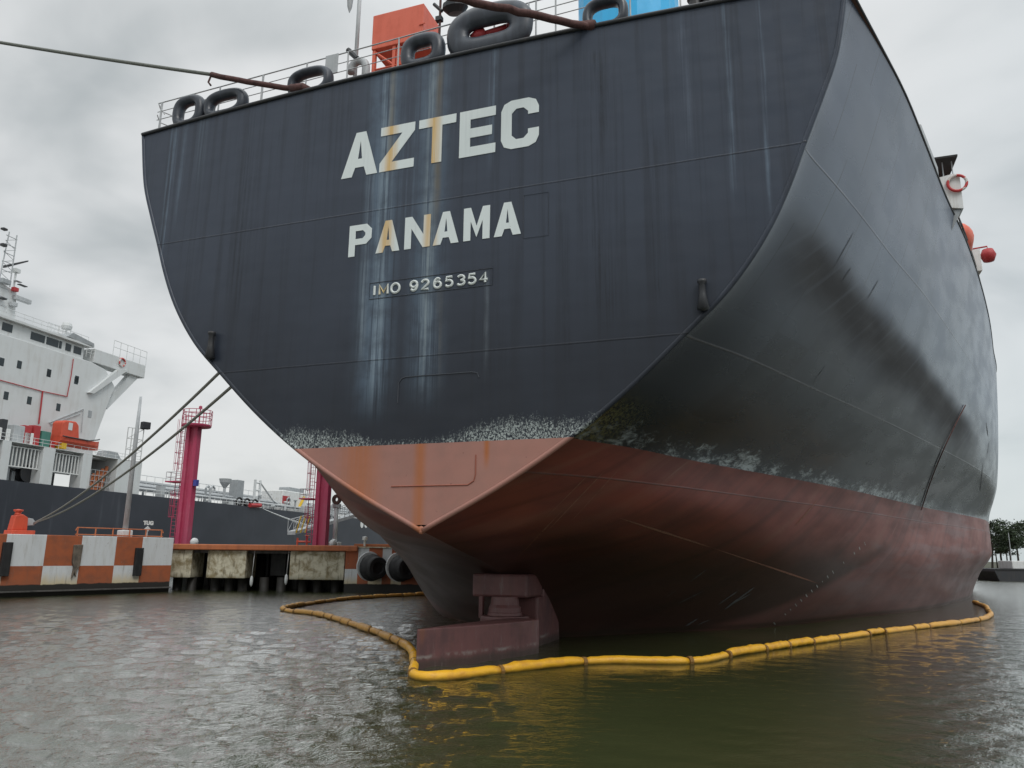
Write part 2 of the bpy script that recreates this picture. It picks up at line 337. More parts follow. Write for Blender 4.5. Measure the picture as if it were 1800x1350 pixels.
def hull_material(side):
    mt, t, b = mat('hull_side_paint' if side else 'transom_paint'); co = t.coord(); x, y, z = t.sep(co)
    big = t.noise(co, .18, 3, .5)
    n = t.noise(t.comb(t.mul(x, .22), t.mul(y, .26), t.mul(z, .8)), 1.2, 4, .5) if side else t.noise(co, 1.2, 6, .6)
    fine = t.noise(co, 9, 6, .7, .3)
    if side:
        # flow direction: streaks run down and aft
        al = t.m('SUBTRACT', y, t.mul(z, 1.1)); st = t.noise(t.comb(t.mul(al, .8), t.mul(z, .05), 0.0), 1, 4, .55)
        st2 = t.noise(t.comb(t.mul(al, 2.4), t.mul(z, .25), 3.0), 1, 3, .5)
    else:
        st = t.noise(t.comb(t.mul(x, 2.4), 0.0, t.mul(z, .06)), 1, 7, .66)
        st2 = t.noise(t.comb(t.mul(x, 7.0), 0.0, t.mul(z, .16)), 1, 5, .65)
    if side:
        bl = t.mix(t.ss(t.m('ADD', z, t.mul(big, 3.0)), 11.2, 16.2), (.015, .017, .022), (.120, .146, .205))  # chalky topside fade, with sky sheen above and dark water reflection below painted in
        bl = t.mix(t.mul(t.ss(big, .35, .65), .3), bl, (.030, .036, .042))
        # faint shell plates
        pu = t.mul(t.m('SUBTRACT', y, t.mul(z, .12)), .36); vor = t.m('FLOOR', pu); rowf = t.m('FLOOR', t.mul(z, .37)); pl = t.noise(t.comb(t.mul(vor, 7.3), t.mul(rowf, 3.1), 0.0), 1.7, 0)
        fru = t.m('FRACT', t.m('ADD', pu, t.mul(rowf, .5))); butt = t.ss(t.m('MINIMUM', fru, t.m('SUBTRACT', 1.0, fru)), .014, .004)
        bl = t.mix(t.mul(t.ss(pl, .35, .65), t.ss(z, 8.0, 15.0, .05, .28)), bl, (.125, .155, .20)); bl = t.mix(t.mul(butt, .6), bl, (.030, .034, .038))
        # sooty brown band below the sheer strake
        bz = t.m('ADD', 13.25, t.mul(t.m('SUBTRACT', big, .5), .5)); bz = t.m('SUBTRACT', bz, t.mul(y, .052))
        sl = t.m('ADD', bz, t.mul(y, -.0))
        band = t.mul(t.ss(z, t.m('SUBTRACT', sl, 2.1), t.m('SUBTRACT', sl, .3)), t.ss(z, t.m('ADD', sl, 1.15), t.m('ADD', sl, .05)), t.ss(y, -.5, 4.0), t.ss(y, 40.0, 30.0), t.ss(st2, .25, .5, .8, 1.0))
        bl = t.mix(t.mul(band, .9), bl, (.014, .010, .009))
        # white chalky patches over the boot top
        zt = t.m('SUBTRACT', z, 6.92); pn = t.noise(t.comb(t.mul(y, .32), 0.0, t.mul(z, .25)), 1, 3, .6)
        cloud = t.noise(t.comb(t.mul(y, .9), 2.0, t.mul(z, 1.3)), 1, 4, .6); crk = t.noise(t.comb(t.mul(y, .45), t.mul(x, .3), t.mul(z, 1.1)), 5, 7, .72, .8)
        cv_ = t.m('ADD', t.mul(t.ss(zt, 1.9, .1), .48), t.m('ADD', t.mul(pn, .5), t.m('ADD', t.mul(cloud, .45), t.mul(crk, .75))))
        chalk = t.mul(t.ss(cv_, 1.27, 1.50), t.ss(zt, 2.2, 1.2), t.ss(y, .4, 5.0, .55, 1.0), t.ss(y, 44.0, 34.0, .25, 1.0), .9)
        bl = t.mix(chalk, bl, (.50, .56, .58))
        moss = t.mul(t.ss(y, 2.6, .4), t.ss(zt, 1.6, .5), t.ss(fine, .42, .6)); bl = t.mix(t.mul(moss, .7), bl, (.17, .16, .07))
        red = t.mix(t.ss(n, .35, .7), (.22, .060, .045), (.15, .048, .040))
        red = t.mix(t.mul(t.ss(st, .5, .72), .35), red, (.24, .12, .085))
        red = t.mix(t.mul(t.ss(t.noise(t.comb(t.mul(y, .12), 0.0, t.mul(z, .9)), 1, 5, .6), .48, .62), t.ss(y, 18.0, 30.0), .6), red, (.20, .13, .13))
        red = t.mix(t.mul(t.ss(st, .5, .34), .5), red, (.08, .03, .025))
        red = t.mix(t.mul(t.ss(z, 4.2, 1.5), t.ss(y, 14.0, 20.0), .6), red, (.13, .085, .08))
        slime_shade = t.mul(t.ss(t.m('ADD', z, t.mul(big, 1.5)), 6.0, 3.6), t.ss(t.m('SUBTRACT', y, t.mul(z, 3.2)), 18.5, 16.5, .12, 1.0))  # slime plus overhang shade painted into the red, ending along the shadow edge
        red = t.mix(t.mul(slime_shade, .86), red, (.040, .027, .022))
        sc1 = t.mul(t.ss(st2, .66, .76), t.ss(n, .5, .62), .4); red = t.mix(sc1, red, (.30, .22, .18))
        wl = t.bump_at(z, .12, .22); red = t.mix(t.mul(wl, .5), red, (.03, .03, .02))
    else:
        bl = t.mix(t.ss(t.m('ADD', z, t.mul(big, 8.0)), 10.0, 21.0), (.019, .023, .032), (.049, .061, .086))
        bl = t.mix(t.mul(t.ss(st, .52, .36), .38), bl, (.018, .020, .026))
        def streak(c, wd, z0, z1, colr, amt, thr=(.38, .62)):
            nonlocal bl
            wob = t.m('ADD', x, t.mul(t.m('SUBTRACT', big, .5), .25))
            f = t.mul(t.bump_at(wob, c, wd), t.ss(z, z0, z0+2.5), t.ss(z, z1+.4, z1), t.ss(st2, thr[0], thr[1]), t.ss(n, .32, .6, .45, 1.0), amt*.95)
            bl = t.mix(f, bl, colr)
        BW = (.19, .26, .34)
        streak(-2.0, 1.1, 7.3, 25, (.13, .19, .26), .75, (.25, .55)); streak(-1.9, .45, 7.6, 25, (.28, .35, .40), .65); streak(-.1, 1.0, 7.6, 25, (.13, .19, .26), .7, (.25, .55)); streak(-.1, .4, 8, 25, (.30, .35, .36), .6); streak(-2.5, .25, 9, 17, (.28, .34, .38), .5)
        streak(-.95, .5, 12, 25, BW, .35, (.5, .7)); streak(2.15, .28, 15.5, 25, BW, .5); streak(2.05, .16, 8.5, 12.2, (.26, .31, .35), .35)
        streak(-11.75, .28, 14.0, 25, BW, .7); streak(-11.2, .2, 15.5, 25, BW, .45); streak(-10.3, .4, 16.5, 25, (.12, .16, .2), .5)
        streak(9.9, .13, 13.0, 25, BW, .5); streak(10.9, .10, 12.5, 25, BW, .55); streak(8.6, .3, 14, 25, (.12, .15, .2), .5)
        DKc = (.012, .014, .018)
        streak(5.9, .8, 9.0, 19.5, DKc, .65, (.45, .62)); streak(-8.0, .9, 11.0, 25, DKc, .5, (.45, .62)); streak(7.6, .45, 9.0, 16, DKc, .45, (.45, .6)); streak(4.7, .25, 7, 14, DKc, .5)
        streak(.15, .22, 13.5, 25, (.13, .10, .06), .75, (.3, .45)); streak(-1.75, .2, 16, 25, (.16, .13, .08), .6, (.3, .5)); streak(.35, .3, 7.8, 12.0, (.10, .08, .05), .5)
        zt = t.m('SUBTRACT', z, 6.92)
        pn = t.noise(t.comb(t.mul(x, .5), 0.0, 0.0), 1, 4, .6)
        crk = t.noise(t.comb(t.mul(x, 1.5), 0.0, z), 6.5, 8, .85, .5)
        edge_ = t.ss(t.m('ABSOLUTE', t.m('ADD', x, .6)), .3, 3.2)
        cv_ = t.m('ADD', t.mul(t.ss(zt, t.m('ADD', .7, t.mul(edge_, .9)), .0), .5), t.m('ADD', t.mul(pn, .35), t.m('ADD', t.mul(crk, .9), t.m('ADD', t.mul(st2, .3), t.mul(edge_, .13)))))
        flk = t.noise(t.comb(t.mul(x, 1.3), 3.0, z), 13, 4, .7, .6)
        bl = t.mix(t.mul(t.ss(cv_, 1.22, 1.40), t.ss(zt, 1.7, .9), t.ss(flk, .46, .56), .85), bl, (.46, .51, .49))
        red = t.mix(t.ss(n, .35, .7), (.37, .18, .145), (.32, .17, .14))
        red = t.mix(t.mul(t.ss(big, .4, .6), .3), red, (.46, .23, .18))
        rs = t.m('ADD', t.mul(t.bump_at(x, -.12, .32), .75), t.mul(t.bump_at(x, -2.3, 1.1), .6))
        rs = t.m('ADD', rs, t.mul(t.bump_at(x, 2.15, .16), t.ss(z, 5.9, 6.6), .9))
        red = t.mix(t.mul(rs, t.ss(st2, .25, .6, .55, 1.0)), red, (.42, .13, .03))
        sp = t.mul(t.ss(t.noise(co, 4.5, 5, .7), .66, .70), .7); red = t.mix(sp, red, (.13, .05, .04))
        sc1 = t.mul(t.ss(st2, .68, .76), t.ss(fine, .5, .65), .5); red = t.mix(sc1, red, (.55, .42, .34))
    below = t.m('LESS_THAN', t.m('ADD', z, t.mul(t.m('SUBTRACT', fine, .5), .03)), 6.92)
    col = t.mix(below, bl, red)
    seams = [15.27, 9.82]+([5.95] if side else [])
    sm = None
    for q in seams:
        a = t.bump_at(t.m('ADD', z, t.mul(t.m('SUBTRACT', n, .5), .03)), q, .045); sm = a if sm is None else t.m('ADD', sm, a)
    gouge = t.ss(fine, .35, .65, .3, 1.0)
    col = t.mix(t.mul(sm, gouge, .7), col, (.012, .012, .014) if not side else (.12, .11, .11))
    t.put(b.inputs['Base Color'], col); b.inputs['Specular IOR Level'].default_value = .42 if side else .34
    rg = t.ss(n, .3, .7, .22, .32) if side else t.ss(n, .3, .7, .32, .5)
    rg = t.m('ADD', rg, t.mul(below, .18))
    if side: rg = t.m('ADD', rg, t.mul(band, .3))
    t.put(b.inputs['Roughness'], rg)
    # panting plates: large gentle dents + frames + welds
    dent = t.noise(co, .5, 2, .5)
    if side: fr = t.mul(t.noise(t.comb(t.mul(y, .45), 0.0, t.mul(z, .3)), 1, 1), .35); dent = t.mul(dent, .35)
    else: fr = t.m('ADD', t.noise(t.comb(t.mul(x, 1.1), 0.0, t.mul(z, .9)), 1, 1), t.mul(t.noise(t.comb(t.mul(x, .3), 0.0, t.mul(z, 1.6)), 1, 1), .8))
    hgt = t.m('ADD', t.mul(dent, .05), t.m('ADD', t.mul(fr, .04), t.m('ADD', t.mul(fine, .0 if side else .002), t.mul(sm, .018))))
    t.put(b.inputs['Normal'], t.bump(hgt, .5, 1.0))
    return mt
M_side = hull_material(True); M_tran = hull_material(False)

ship = empty('cargo_ship', O, -HD, 'huge black and red tanker stern with white lettering AZTEC PANAMA, streaked with white stains', 'ship')
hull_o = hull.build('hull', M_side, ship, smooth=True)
tm = MB(); rows = 90; cols = 60
for j in range(rows+1):
    z = 4.19+(DZ-4.19)*j/rows; hw = TR(z)
    for i in range(cols+1):
        xx = -hw+2*hw*i/cols; tm.v.append((xx, 0.0, z+(camber(xx, hw)*max(0, (z-16)/(DZ-16)))))
tm.f = [(j*(cols+1)+i, j*(cols+1)+i+1, (j+1)*(cols+1)+i+1, (j+1)*(cols+1)+i) for j in range(rows) for i in range(cols)]
tm.build('transom', M_tran, ship)
# deck plating
dk = MB()
for s in stations[:-1]:
    hw = KEY[20.3](s)
    for i in range(13): xx = -hw+2*hw*i/12; dk.v.append((xx, s+.001, DZ+camber(xx, hw)-.03))
dk.f = [(a*13+i, a*13+i+1, (a+1)*13+i+1, (a+1)*13+i) for a in range(ns-2) for i in range(12)]
dk.build('deck', paint('deck_paint', (.16, .08, .06), .7), ship)
# rounded transom edge and deck edge bar
zs = np.concatenate([np.linspace(20.3, 6.95, 46), np.linspace(6.9, 4.19, 16)])
pts = [(TR(z), .03, z) for z in zs]; pts2 = [(-TR(z), .03, z) for z in zs]
pts = pts[:-1]+[(0, .03, 4.17)]; pts2 = pts2[:-1]+[(0, .03, 4.17)]; rim = MB(); rim.tube(pts, .085, 8); rim.tube(pts2, .085, 8); rim.lathe([(.0, -.09), (.06, -.075), (.095, 0), (.06, .075), (0, .09)], T((0, .03, 4.17)), 10); rim.prism([(0, .01, 4.12), (.2, .01, 4.26), (0, .01, 4.34), (-.2, .01, 4.26)], (0, -.015, 0))
rim.build('transom_edge', M_tran, ship, smooth=True)
edge = MB(); edge.tube([(-13.45+26.9*i/40, -.03, 20.33+camber(-13.45+26.9*i/40, 13.45)) for i in range(41)], .075, 6)
for sg in (1, -1):
    edge.tube([(sg*(KEY[20.3](s)), s, 20.33) for s in np.linspace(0, 120, 120)], .05, 6)
edge.build('deck_edge', M_dark, ship, smooth=True)

# ray casting on the hull for marks
bv = BVHTree.FromPolygons([Vector(v) for v in hull.v], [f for f in hull.f])
def onhull(u, v, lift=.02):
    d = ray(u, v); o_ = C0-O; ol = Vector((o_.dot(ST), o_.dot(AX), o_.z)); dl = Vector((d.dot(ST), d.dot(AX), d.z)).normalized()
    h_ = bv.ray_cast(ol, dl)
    if h_[0] is None: return None, None
    nr = h_[1] if h_[1].dot(dl) < 0 else -h_[1]
    return h_[0]+nr*lift, nr

# ------------------------------------------------------------------ lettering
def lat():
    mt, t, b = mat('letter_paint'); co = t.coord(); x, y, z = t.sep(co)
    st2 = t.noise(t.comb(t.mul(x, 7.0), 0.0, t.mul(z, .3)), 1, 5, .6)
    f = t.m('ADD', t.bump_at(x, -1.72, .42), t.bump_at(x, -.03, .40))
    f = t.mul(f, t.ss(st2, .25, .6, .45, 1.0), .95)
    c = t.mix(t.mul(t.ss(st2, .5, .7), .2), (.72, .78, .77), (.5, .55, .56))
    c = t.mix(f, c, (.66, .42, .14))
    ch = t.mul(t.ss(t.noise(co, 4, 6, .7), .67, .72), t.ss(z, 14.4, 14.2), t.ss(z, 13, 13.2)); c = t.mix(ch, c, (.12, .13, .15))
    t.put(b.inputs['Base Color'], c); b.inputs['Roughness'].default_value = .5; return mt
M_let = lat()
def latw():
    mt, t, b = mat('worn_letter_paint'); co = t.coord(); x, y, z = t.sep(co)
    c = t.mix(t.bump_at(x, -1.75, .25), (.68, .72, .70), (.62, .48, .22))
    f = t.mul(t.ss(t.noise(co, 13, 5, .7), .57, .63), t.ss(x, -.9, .2), t.ss(x, 2.3, 1.7, .4, 1.0))
    f = t.mul(f, .6); c = t.mix(f, c, (.08, .09, .10)); t.put(b.inputs['Base Color'], c); b.inputs['Roughness'].default_value = .55; return mt
M_let2 = latw()
def curve_mesh(name, loops, mt, parent, ext=.006, y=-.012):
    cu = bpy.data.curves.new(name, 'CURVE'); cu.dimensions = '2D'; cu.fill_mode = 'BOTH'; cu.extrude = ext
    for lp in loops:
        sp = cu.splines.new('POLY'); sp.points.add(len(lp)-1); sp.use_cyclic_u = True
        for p, q in zip(sp.points, lp): p.co = (q[0], q[1], 0, 1)
    return curve_to(name, cu, mt, parent, y)
def curve_to(name, cu, mt, parent, y, M=None):
    tmp = link(bpy.data.objects.new('tmp', cu)); bpy.context.view_layer.update()
    me = bpy.data.meshes.new_from_object(tmp.evaluated_get(bpy.context.evaluated_depsgraph_get()))
    bpy.data.objects.remove(tmp); me.name = name
    me.transform(M if M else Matrix(((1, 0, 0, 0), (0, 0, 1, y), (0, 1, 0, 0), (0, 0, 0, 1))))
    me.materials.clear(); me.materials.append(mt)
    o = link(bpy.data.objects.new(name, me)); o.parent = parent; return o
def gl(ch, x0, x1, z0, z1, st, arc=False):
    """outline loops of a block capital in its box; st = stroke width in metres"""
    w_, h_ = x1-x0, z1-z0; sx_, sz_ = st, st*.88
    P = lambda *a: [(x0+p, z0+q) for p, q in a]
    if ch == 'A':
        tw = st*1.0; cx = w_/2; k = (w_/2-st*.62)/h_   # inner slopes
        def xl(z, inner): 
            # left leg outer from (0,0) to (cx-tw/2,h)
            return (cx-tw/2)*z/h_+(st*1.08 if inner else 0)
        zc0, zc1 = h_*.20, h_*.20+sz_*.95
        ti = h_*.80
        out = P((0, 0), (st*1.1, 0), (xl(zc0, True)+.02, zc0), (w_-xl(zc0, True)-.02, zc0), (w_-st*1.1, 0), (w_, 0), (cx+tw/2, h_), (cx-tw/2, h_))
        inn = P((xl(zc1, True)+.01, zc1), (w_-xl(zc1, True)-.01, zc1), (cx, ti))
        return [out, inn]
    if ch == 'Z': return [P((0, 0), (w_, 0), (w_, sz_), (st*1.25, sz_), (w_, h_-sz_*.95), (w_, h_), (0, h_), (0, h_-sz_), (w_-st*1.3, h_-sz_), (0, sz_))]
    if ch == 'T': return [P((w_/2-st/2, 0), (w_/2+st/2, 0), (w_/2+st/2, h_-sz_), (w_, h_-sz_), (w_, h_), (0, h_), (0, h_-sz_), (w_/2-st/2, h_-sz_))]
    if ch == 'E': m_ = h_/2; return [P((0, 0), (w_, 0), (w_, sz_), (st, sz_), (st, m_-sz_/2), (w_*.9, m_-sz_/2), (w_*.9, m_+sz_/2), (st, m_+sz_/2), (st, h_-sz_), (w_, h_-sz_), (w_, h_), (0, h_))]
    if ch == 'C':
        c = st*.95; i = st*.42; z1_ = h_*.36; z2_ = h_*.66
        return [P((c, 0), (w_-c, 0), (w_-c*.3, c*.3), (w_, c), (w_, z1_), (w_-st, z1_), (w_-st, sz_+i), (w_-st-i, sz_), (st+i, sz_), (st, sz_+i), (st, h_-sz_-i), (st+i, h_-sz_), (w_-st-i, h_-sz_), (w_-st, h_-sz_-i), (w_-st, z2_), (w_, z2_), (w_, h_-c), (w_-c*.3, h_-c*.3), (w_-c, h_), (c, h_), (c*.3, h_-c*.3), (0, h_-c), (0, c), (c*.3, c*.3))]
    if ch == 'P':
        c = st*.8; i = st*.4; zb_ = h_*.36
        return [P((0, 0), (st, 0), (st, zb_), (w_-c, zb_), (w_, zb_+c), (w_, h_-c), (w_-c, h_), (0, h_)), P((st, zb_+sz_), (st, h_-sz_), (w_-st-i, h_-sz_), (w_-st, h_-sz_-i), (w_-st, zb_+sz_+i), (w_-st-i, zb_+sz_))]
    if ch == 'N': return [P((0, 0), (st, 0), (st, h_*.62), (w_-st*1.05, 0), (w_, 0), (w_, h_), (w_-st, h_), (w_-st, h_*.40), (st*1.05, h_), (0, h_))]
    if ch == 'M': c = w_/2; return [P((0, 0), (st, 0), (st, h_*.58), (c, h_*.08), (w_-st, h_*.58), (w_-st, 0), (w_, 0), (w_, h_), (w_-st*1.0, h_), (c, h_*.42), (st*1.0, h_), (0, h_))]
for ch, a, b_, st in [('A', -3.70, -2.22, .40), ('Z', -2.14, -.78, .38), ('T', -.62, .81, .38), ('E', .95, 2.28, .40), ('C', 2.48, 3.82, .38)]:
    curve_mesh('name_letter', gl(ch, a, b_, 16.70, 18.44 if ch != 'C' else 18.50, st), M_let, ship)
for ch, a, b_ in [('P', -3.21, -2.31), ('A', -2.12, -1.19), ('N', -1.01, -.04), ('A', .07, 1.02), ('M', 1.19, 2.13), ('A', 2.28, 3.22)]:
    curve_mesh('port_letter', gl(ch, a, b_, 13.63, 14.80, .255), M_let, ship)
def text(name, body, x, z, size, mt, parent, y=-.013, off=.02, sx=1.0, M=None, sp=1.0):
    cu = bpy.data.curves.new(name, 'FONT'); cu.body = body; cu.size = size; cu.extrude = .005; cu.offset = off; cu.space_character = sp
    return curve_to(name, cu, mt, parent, y, M or Matrix(((sx, 0, 0, x), (0, 0, 1, y), (0, 1, 0, z), (0, 0, 0, 1))))
def arc(cx, cy, rx_, ry_, a0, a1, n=9): return [(cx+rx_*math.cos(R(a0+(a1-a0)*k/n)), cy+ry_*math.sin(R(a0+(a1-a0)*k/n))) for k in range(n+1)]
DG = {'I': [[(.0, 0), (.0, 1)]], 'M': [[(0, 0), (0, 1), (.42, .2), (.84, 1), (.84, 0)]], 'O': [arc(.42, .5, .42, .5, 0, 360, 18)],
 '9': [arc(.33, .68, .33, .32, 0, 360, 16), [(.66, .68)]+arc(.33, .5, .33, .5, -5, -140, 8)], '2': [arc(.33, .7, .33, .3, 170, -40, 9)+[(0, 0), (.68, 0)]],
 '6': [arc(.33, .32, .33, .32, 0, 360, 16), [(0, .32)]+arc(.33, .5, .33, .5, 175, 40, 8)], '5': [[(.62, 1), (.08, 1), (.04, .55)]+arc(.31, .33, .34, .33, 110, -150, 10)],
 '3': [arc(.3, .75, .32, .25, 150, -90, 9), arc(.3, .26, .35, .26, 90, -150, 10)], '4': [[(.5, 0), (.5, 1), (0, .3), (.72, .3)]]}
for ch, x0 in zip('IMO9265354', (-2.08, -1.88, -1.43, -.70, -.28, .18, .60, 1.03, 1.42, 1.82)):
    nb_ = MB()
    for st_ in DG[ch]: nb_.tube([(x0+p_[0]*.37, -.008, 12.11+p_[1]*.33) for p_ in st_], .046, 6)
    nb_.build('number_digit', M_let2, ship)
# weld beads: number plate, old name outline, hatches
def loop2(mb, pts, r_=.02, closed=True, y=-.01): mb.tube([(a, y, z) for a, z in pts], r_, 5, closed=closed)
wb = MB(); loop2(wb, [(-2.28, 11.98), (2.26, 12.0), (2.26, 12.58), (-2.28, 12.56)], .010); wb.build('number_border', M_weld, ship); wb = MB()
loop2(wb, [(3.3, 13.45), (4.15, 13.45), (4.15, 14.95), (3.3, 14.95)], .006); wb.build('old_letter_outline', M_weld, ship); wb = MB()
loop2(wb, [(-1.0, 8.3), (-1.0, 8.95), (-.9, 9.1), (-.75, 9.15), (1.6, 9.15), (1.8, 9.1), (1.85, 8.95)], .018, False)
wb.build('weld_bead', M_weld, ship)
wb = MB(); loop2(wb, [(-1.1, 5.58), (1.55, 5.58), (1.75, 5.7), (1.8, 5.9), (1.8, 6.5)], .02, False); wb.build('weld_bead', M_weldr, ship)

# ------------------------------------------------------------------ rudder and horn
M_rud = paint('rudder_paint', (.145, .060, .057), .5, dirt=.7, dirtc=(.06, .034, .036), scale=.9, rust=.35, bump=.5)
t = NT(M_rud.node_tree); b = M_rud.node_tree.nodes['Principled BSDF']; c0 = b.inputs['Base Color'].links[0].from_socket; co = t.coord(); x, y, z = t.sep(co)
wn = t.noise(co, 1.6, 6, .65); wz = t.m('ADD', z, t.mul(t.m('SUBTRACT', wn, .5), .35))
c1 = t.mix(t.mul(t.bump_at(wz, .33, .10), t.ss(wn, .4, .6), .75), c0, (.26, .24, .22)); c1 = t.mix(t.ss(wz, .34, .1, 0, .7), c1, (.035, .03, .022))
c1 = t.mix(t.mul(t.ss(t.noise(t.comb(t.mul(x, 3), t.mul(y, 3), t.mul(z, .5)), 1.5, 6, .7), .58, .68), .5), c1, (.20, .16, .15)); t.put(b.inputs['Base Color'], c1)
rud = MB(); te = Vector((-.42, .85)); le = Vector((1.35, 6.5)); ch = (le-te); nrm = Vector((ch.y, -ch.x)).normalized(); ztop = 1.17
prof = [(0, .04), (.06, .07), (.2, .22), (.4, .42), (.6, .55), (.75, .6), (.9, .58), (1.0, .5)]
ring = [te+ch*a+nrm*b_ for a, b_ in prof]+[te+ch*a-nrm*b_ for a, b_ in prof[::-1]]
rud.prism([(q.x, q.y, -2.5) for q in ring], (0, 0, ztop+2.5)); rud.build('rudder', M_rud, ship, bevel=.09)
nk = MB(); nc = (.35, 7.25, 0)
nk.lathe([(.0, .9), (.95, .9), (.95, 1.12), (.93, 1.20), (.68, 1.22), (.66, 1.32), (.64, 1.34), (.62, 1.5), (.56, 1.62), (.52, 1.9), (0, 1.9)], T((nc[0]-.15, nc[1]-.2, 0)), 28)
nk.build('rudder_stock', M_rud, ship, smooth=False)
pin = MB(); pin.box((-.75, 6.7, 1.1), (-.6, 6.9, 1.9)); pin.build('guide_bar', M_rud, ship)
hn = MB()
hn.box((-1.18, 7.0, 1.86), (1.12, 9.0, 2.75))
hn.build('horn_head', M_rud, ship, bevel=.10)
hn = MB(); y0 = 8.2
hp = [(y0, -3), (y0, 1.86), (9.01, 1.87), (9.01, 2.9), (9.6, 2.75), (10.3, 2.35), (10.9, 1.75), (11.2, 1.0), (11.3, 0), (11.3, -3)]
hn.prism([(.25, a, b_) for a, b_ in hp], (.9, 0, 0)); hn.build('rudder_horn', M_rud, ship, bevel=.08)

# overboard pipes at the transom edge, pad eye, draught marks, hanging line
for u, v, v2 in ((1234, 495, 545), (373, 586, 630)):
    a = S(u, v, -.16); bq = S(u, v2, -.06); pp = MB()
    pp.lathe([(.0, .0), (.09, .0), (.10, .05), (.14, .05), (.14, -.03), (.095, -.08), (.11, -(a.z-bq.z)*.5), (.18, -(a.z-bq.z)*1.0), (.02, -(a.z-bq.z)*1.08)], T((a.x, -.17, a.z)), 14)
    pp.build('vent_pipe', M_dark, ship, smooth=True)
pe = MB(); q = S(592, 878, 3.2)
pe.lathe([(.07, -.04), (.19, -.04), (.19, .04), (.07, .04), (.07, -.04)], T((q.x, q.y, q.z), rx=R(90)), 18); pe.box((q.x+.1, q.y-.035, q.z-.05), (q.x+.9, q.y+.035, q.z+.16)); pe.build('pad_eye', M_brown, ship)
M_mark = paint('mark_paint', (.42, .44, .43), .6, dirt=.7)
for i in range(34):
    f_ = i/33; u = 1660+(1352-1660)*f_; v = 822+(1104-822)*(f_**.95)
    if 6 < i < 15 or random.random() < .12: continue
    q, nr = onhull(u, v, .012)
    if q is None: continue
    tz = Vector((0, 0, 1)); tz = (tz-nr*tz.dot(nr)).normalized(); ty = nr.cross(tz)
    wd = random.uniform(.07, .2); hgt_ = random.uniform(.02, .035) if i > 10 else .10; sl_ = tz*.5*wd
    dm = MB(); dm.add([q-ty*wd-tz*hgt_-sl_, q+ty*wd-tz*hgt_+sl_, q+ty*wd+tz*hgt_+sl_, q-ty*wd+tz*hgt_-sl_], [(0, 1, 2, 3)])
    dm.build('draught_mark', M_mark, ship)
M_scr = paint('bare_scratch', (.12, .12, .12), .6, dirt=.6); M_scr2 = paint('rust_flow_mark', (.26, .13, .09), .6, dirt=.6, scale=6)
for (u0, v0, u1, v1, wq, mq) in ((1212, 1023, 1245, 998, .03, 0), (1191, 1061, 1239, 1037, .03, 0), (1260, 1064, 1299, 1037, .06, 0), (1272, 1072, 1327, 1031, .10, 0), (1286, 1062, 1322, 1042, .06, 0), (1204, 1101, 1228, 1086, .07, 0), (1226, 1098, 1250, 1088, .03, 0), (1170, 1050, 1190, 1036, .02, 0), (960, 935, 1062, 828, .035, 1), (955, 914, 1040, 828, .02, 1), (1000, 920, 1090, 822, .02, 1), (905, 985, 990, 895, .03, 1), (1395, 928, 1440, 875, .05, 1), (1082, 908, 1250, 962, .05, 1), (1250, 962, 1440, 1026, .05, 1), (1733, 742, 1737, 768, .10, 2), (1739, 775, 1735, 800, .09, 2), (1728, 812, 1722, 868, .06, 2), (1478, 498, 1496, 470, .05, 2), (1522, 530, 1545, 490, .04, 2), (1463, 475, 1502, 405, .03, 2), (1424, 680, 1452, 640, .02, 2)):
    sm_ = MB(); L_, R_ = [], []
    for k_ in range(9):
        f_ = k_/8; q, nr = onhull(u0+(u1-u0)*f_, v0+(v1-v0)*f_, .012); q2, _ = onhull(u0+(u1-u0)*(f_+.02), v0+(v1-v0)*(f_+.02), .012)
        if q is None or q2 is None: continue
        dd_ = nr.cross((q2-q).normalized())*wq*(1-abs(2*f_-1)**3)*random.uniform(.5, 1.2); L_.append(q+dd_); R_.append(q-dd_)
    n_ = len(L_)
    if n_ > 2: sm_.add(L_+R_, [(k_, k_+1, n_+k_+1, n_+k_) for k_ in range(n_-1)]); sm_.build('scratch', (M_scr, M_scr2, M_dark)[mq], ship)
hl = MB(); pts = []
for f_ in np.linspace(0, 1, 24):
    u = 1695+(1618-1695)*f_-6*math.sin(f_*3.1); v = 712+(896-712)*f_; q, nr = onhull(u, v, .06)
    if q is not None: pts.append(q)
if len(pts) > 3: hl.tube(pts, .035, 6); hl.build('discharge_line', M_brown, ship)

# ------------------------------------------------------------------ fairleads on the stern
M_chock = paint('chock_paint', (.036, .042, .055), .38, dirt=.5, dirtc=(.10, .12, .15), scale=1.2, bump=.2)
def chock(xc, wd, ht, zb, depth=.75, rad=.2, s0=.42, inner=None, name='fairlead', label=None):
    """rounded panama chock: a thick swept ring standing on the deck edge"""
    mb = MB(); N = 40; nr_ = 14; vs = []
    a0, b0 = (wd/2-rad), (ht/2-rad)
    for i in range(N):
        th = 2*math.pi*i/N; c, s_ = math.cos(th), math.sin(th); e = .72
        px_, pz_ = a0*math.copysign(abs(c)**e, c), b0*math.copysign(abs(s_)**e, s_)
        d = Vector((px_/a0**1.2, 0, pz_/b0**1.2)).normalized()
        for k in range(nr_):
            ph = 2*math.pi*k/nr_; cc, sq = math.cos(ph), math.sin(ph)
            vs.append(Vector((xc+px_, s0, zb+ht/2+pz_))+d*(cc*rad)+Vector((0, sq*depth/2, 0)))
    fs_ = [(i*nr_+k, i*nr_+(k+1) % nr_, ((i+1) % N)*nr_+(k+1) % nr_, ((i+1) % N)*nr_+k) for i in range(N) for k in range(nr_)]
    mb.add(vs, fs_)
    o = mb.build(name, M_chock, ship, smooth=True); return o
def dz(x): return 20.33+camber(x, 13.42)
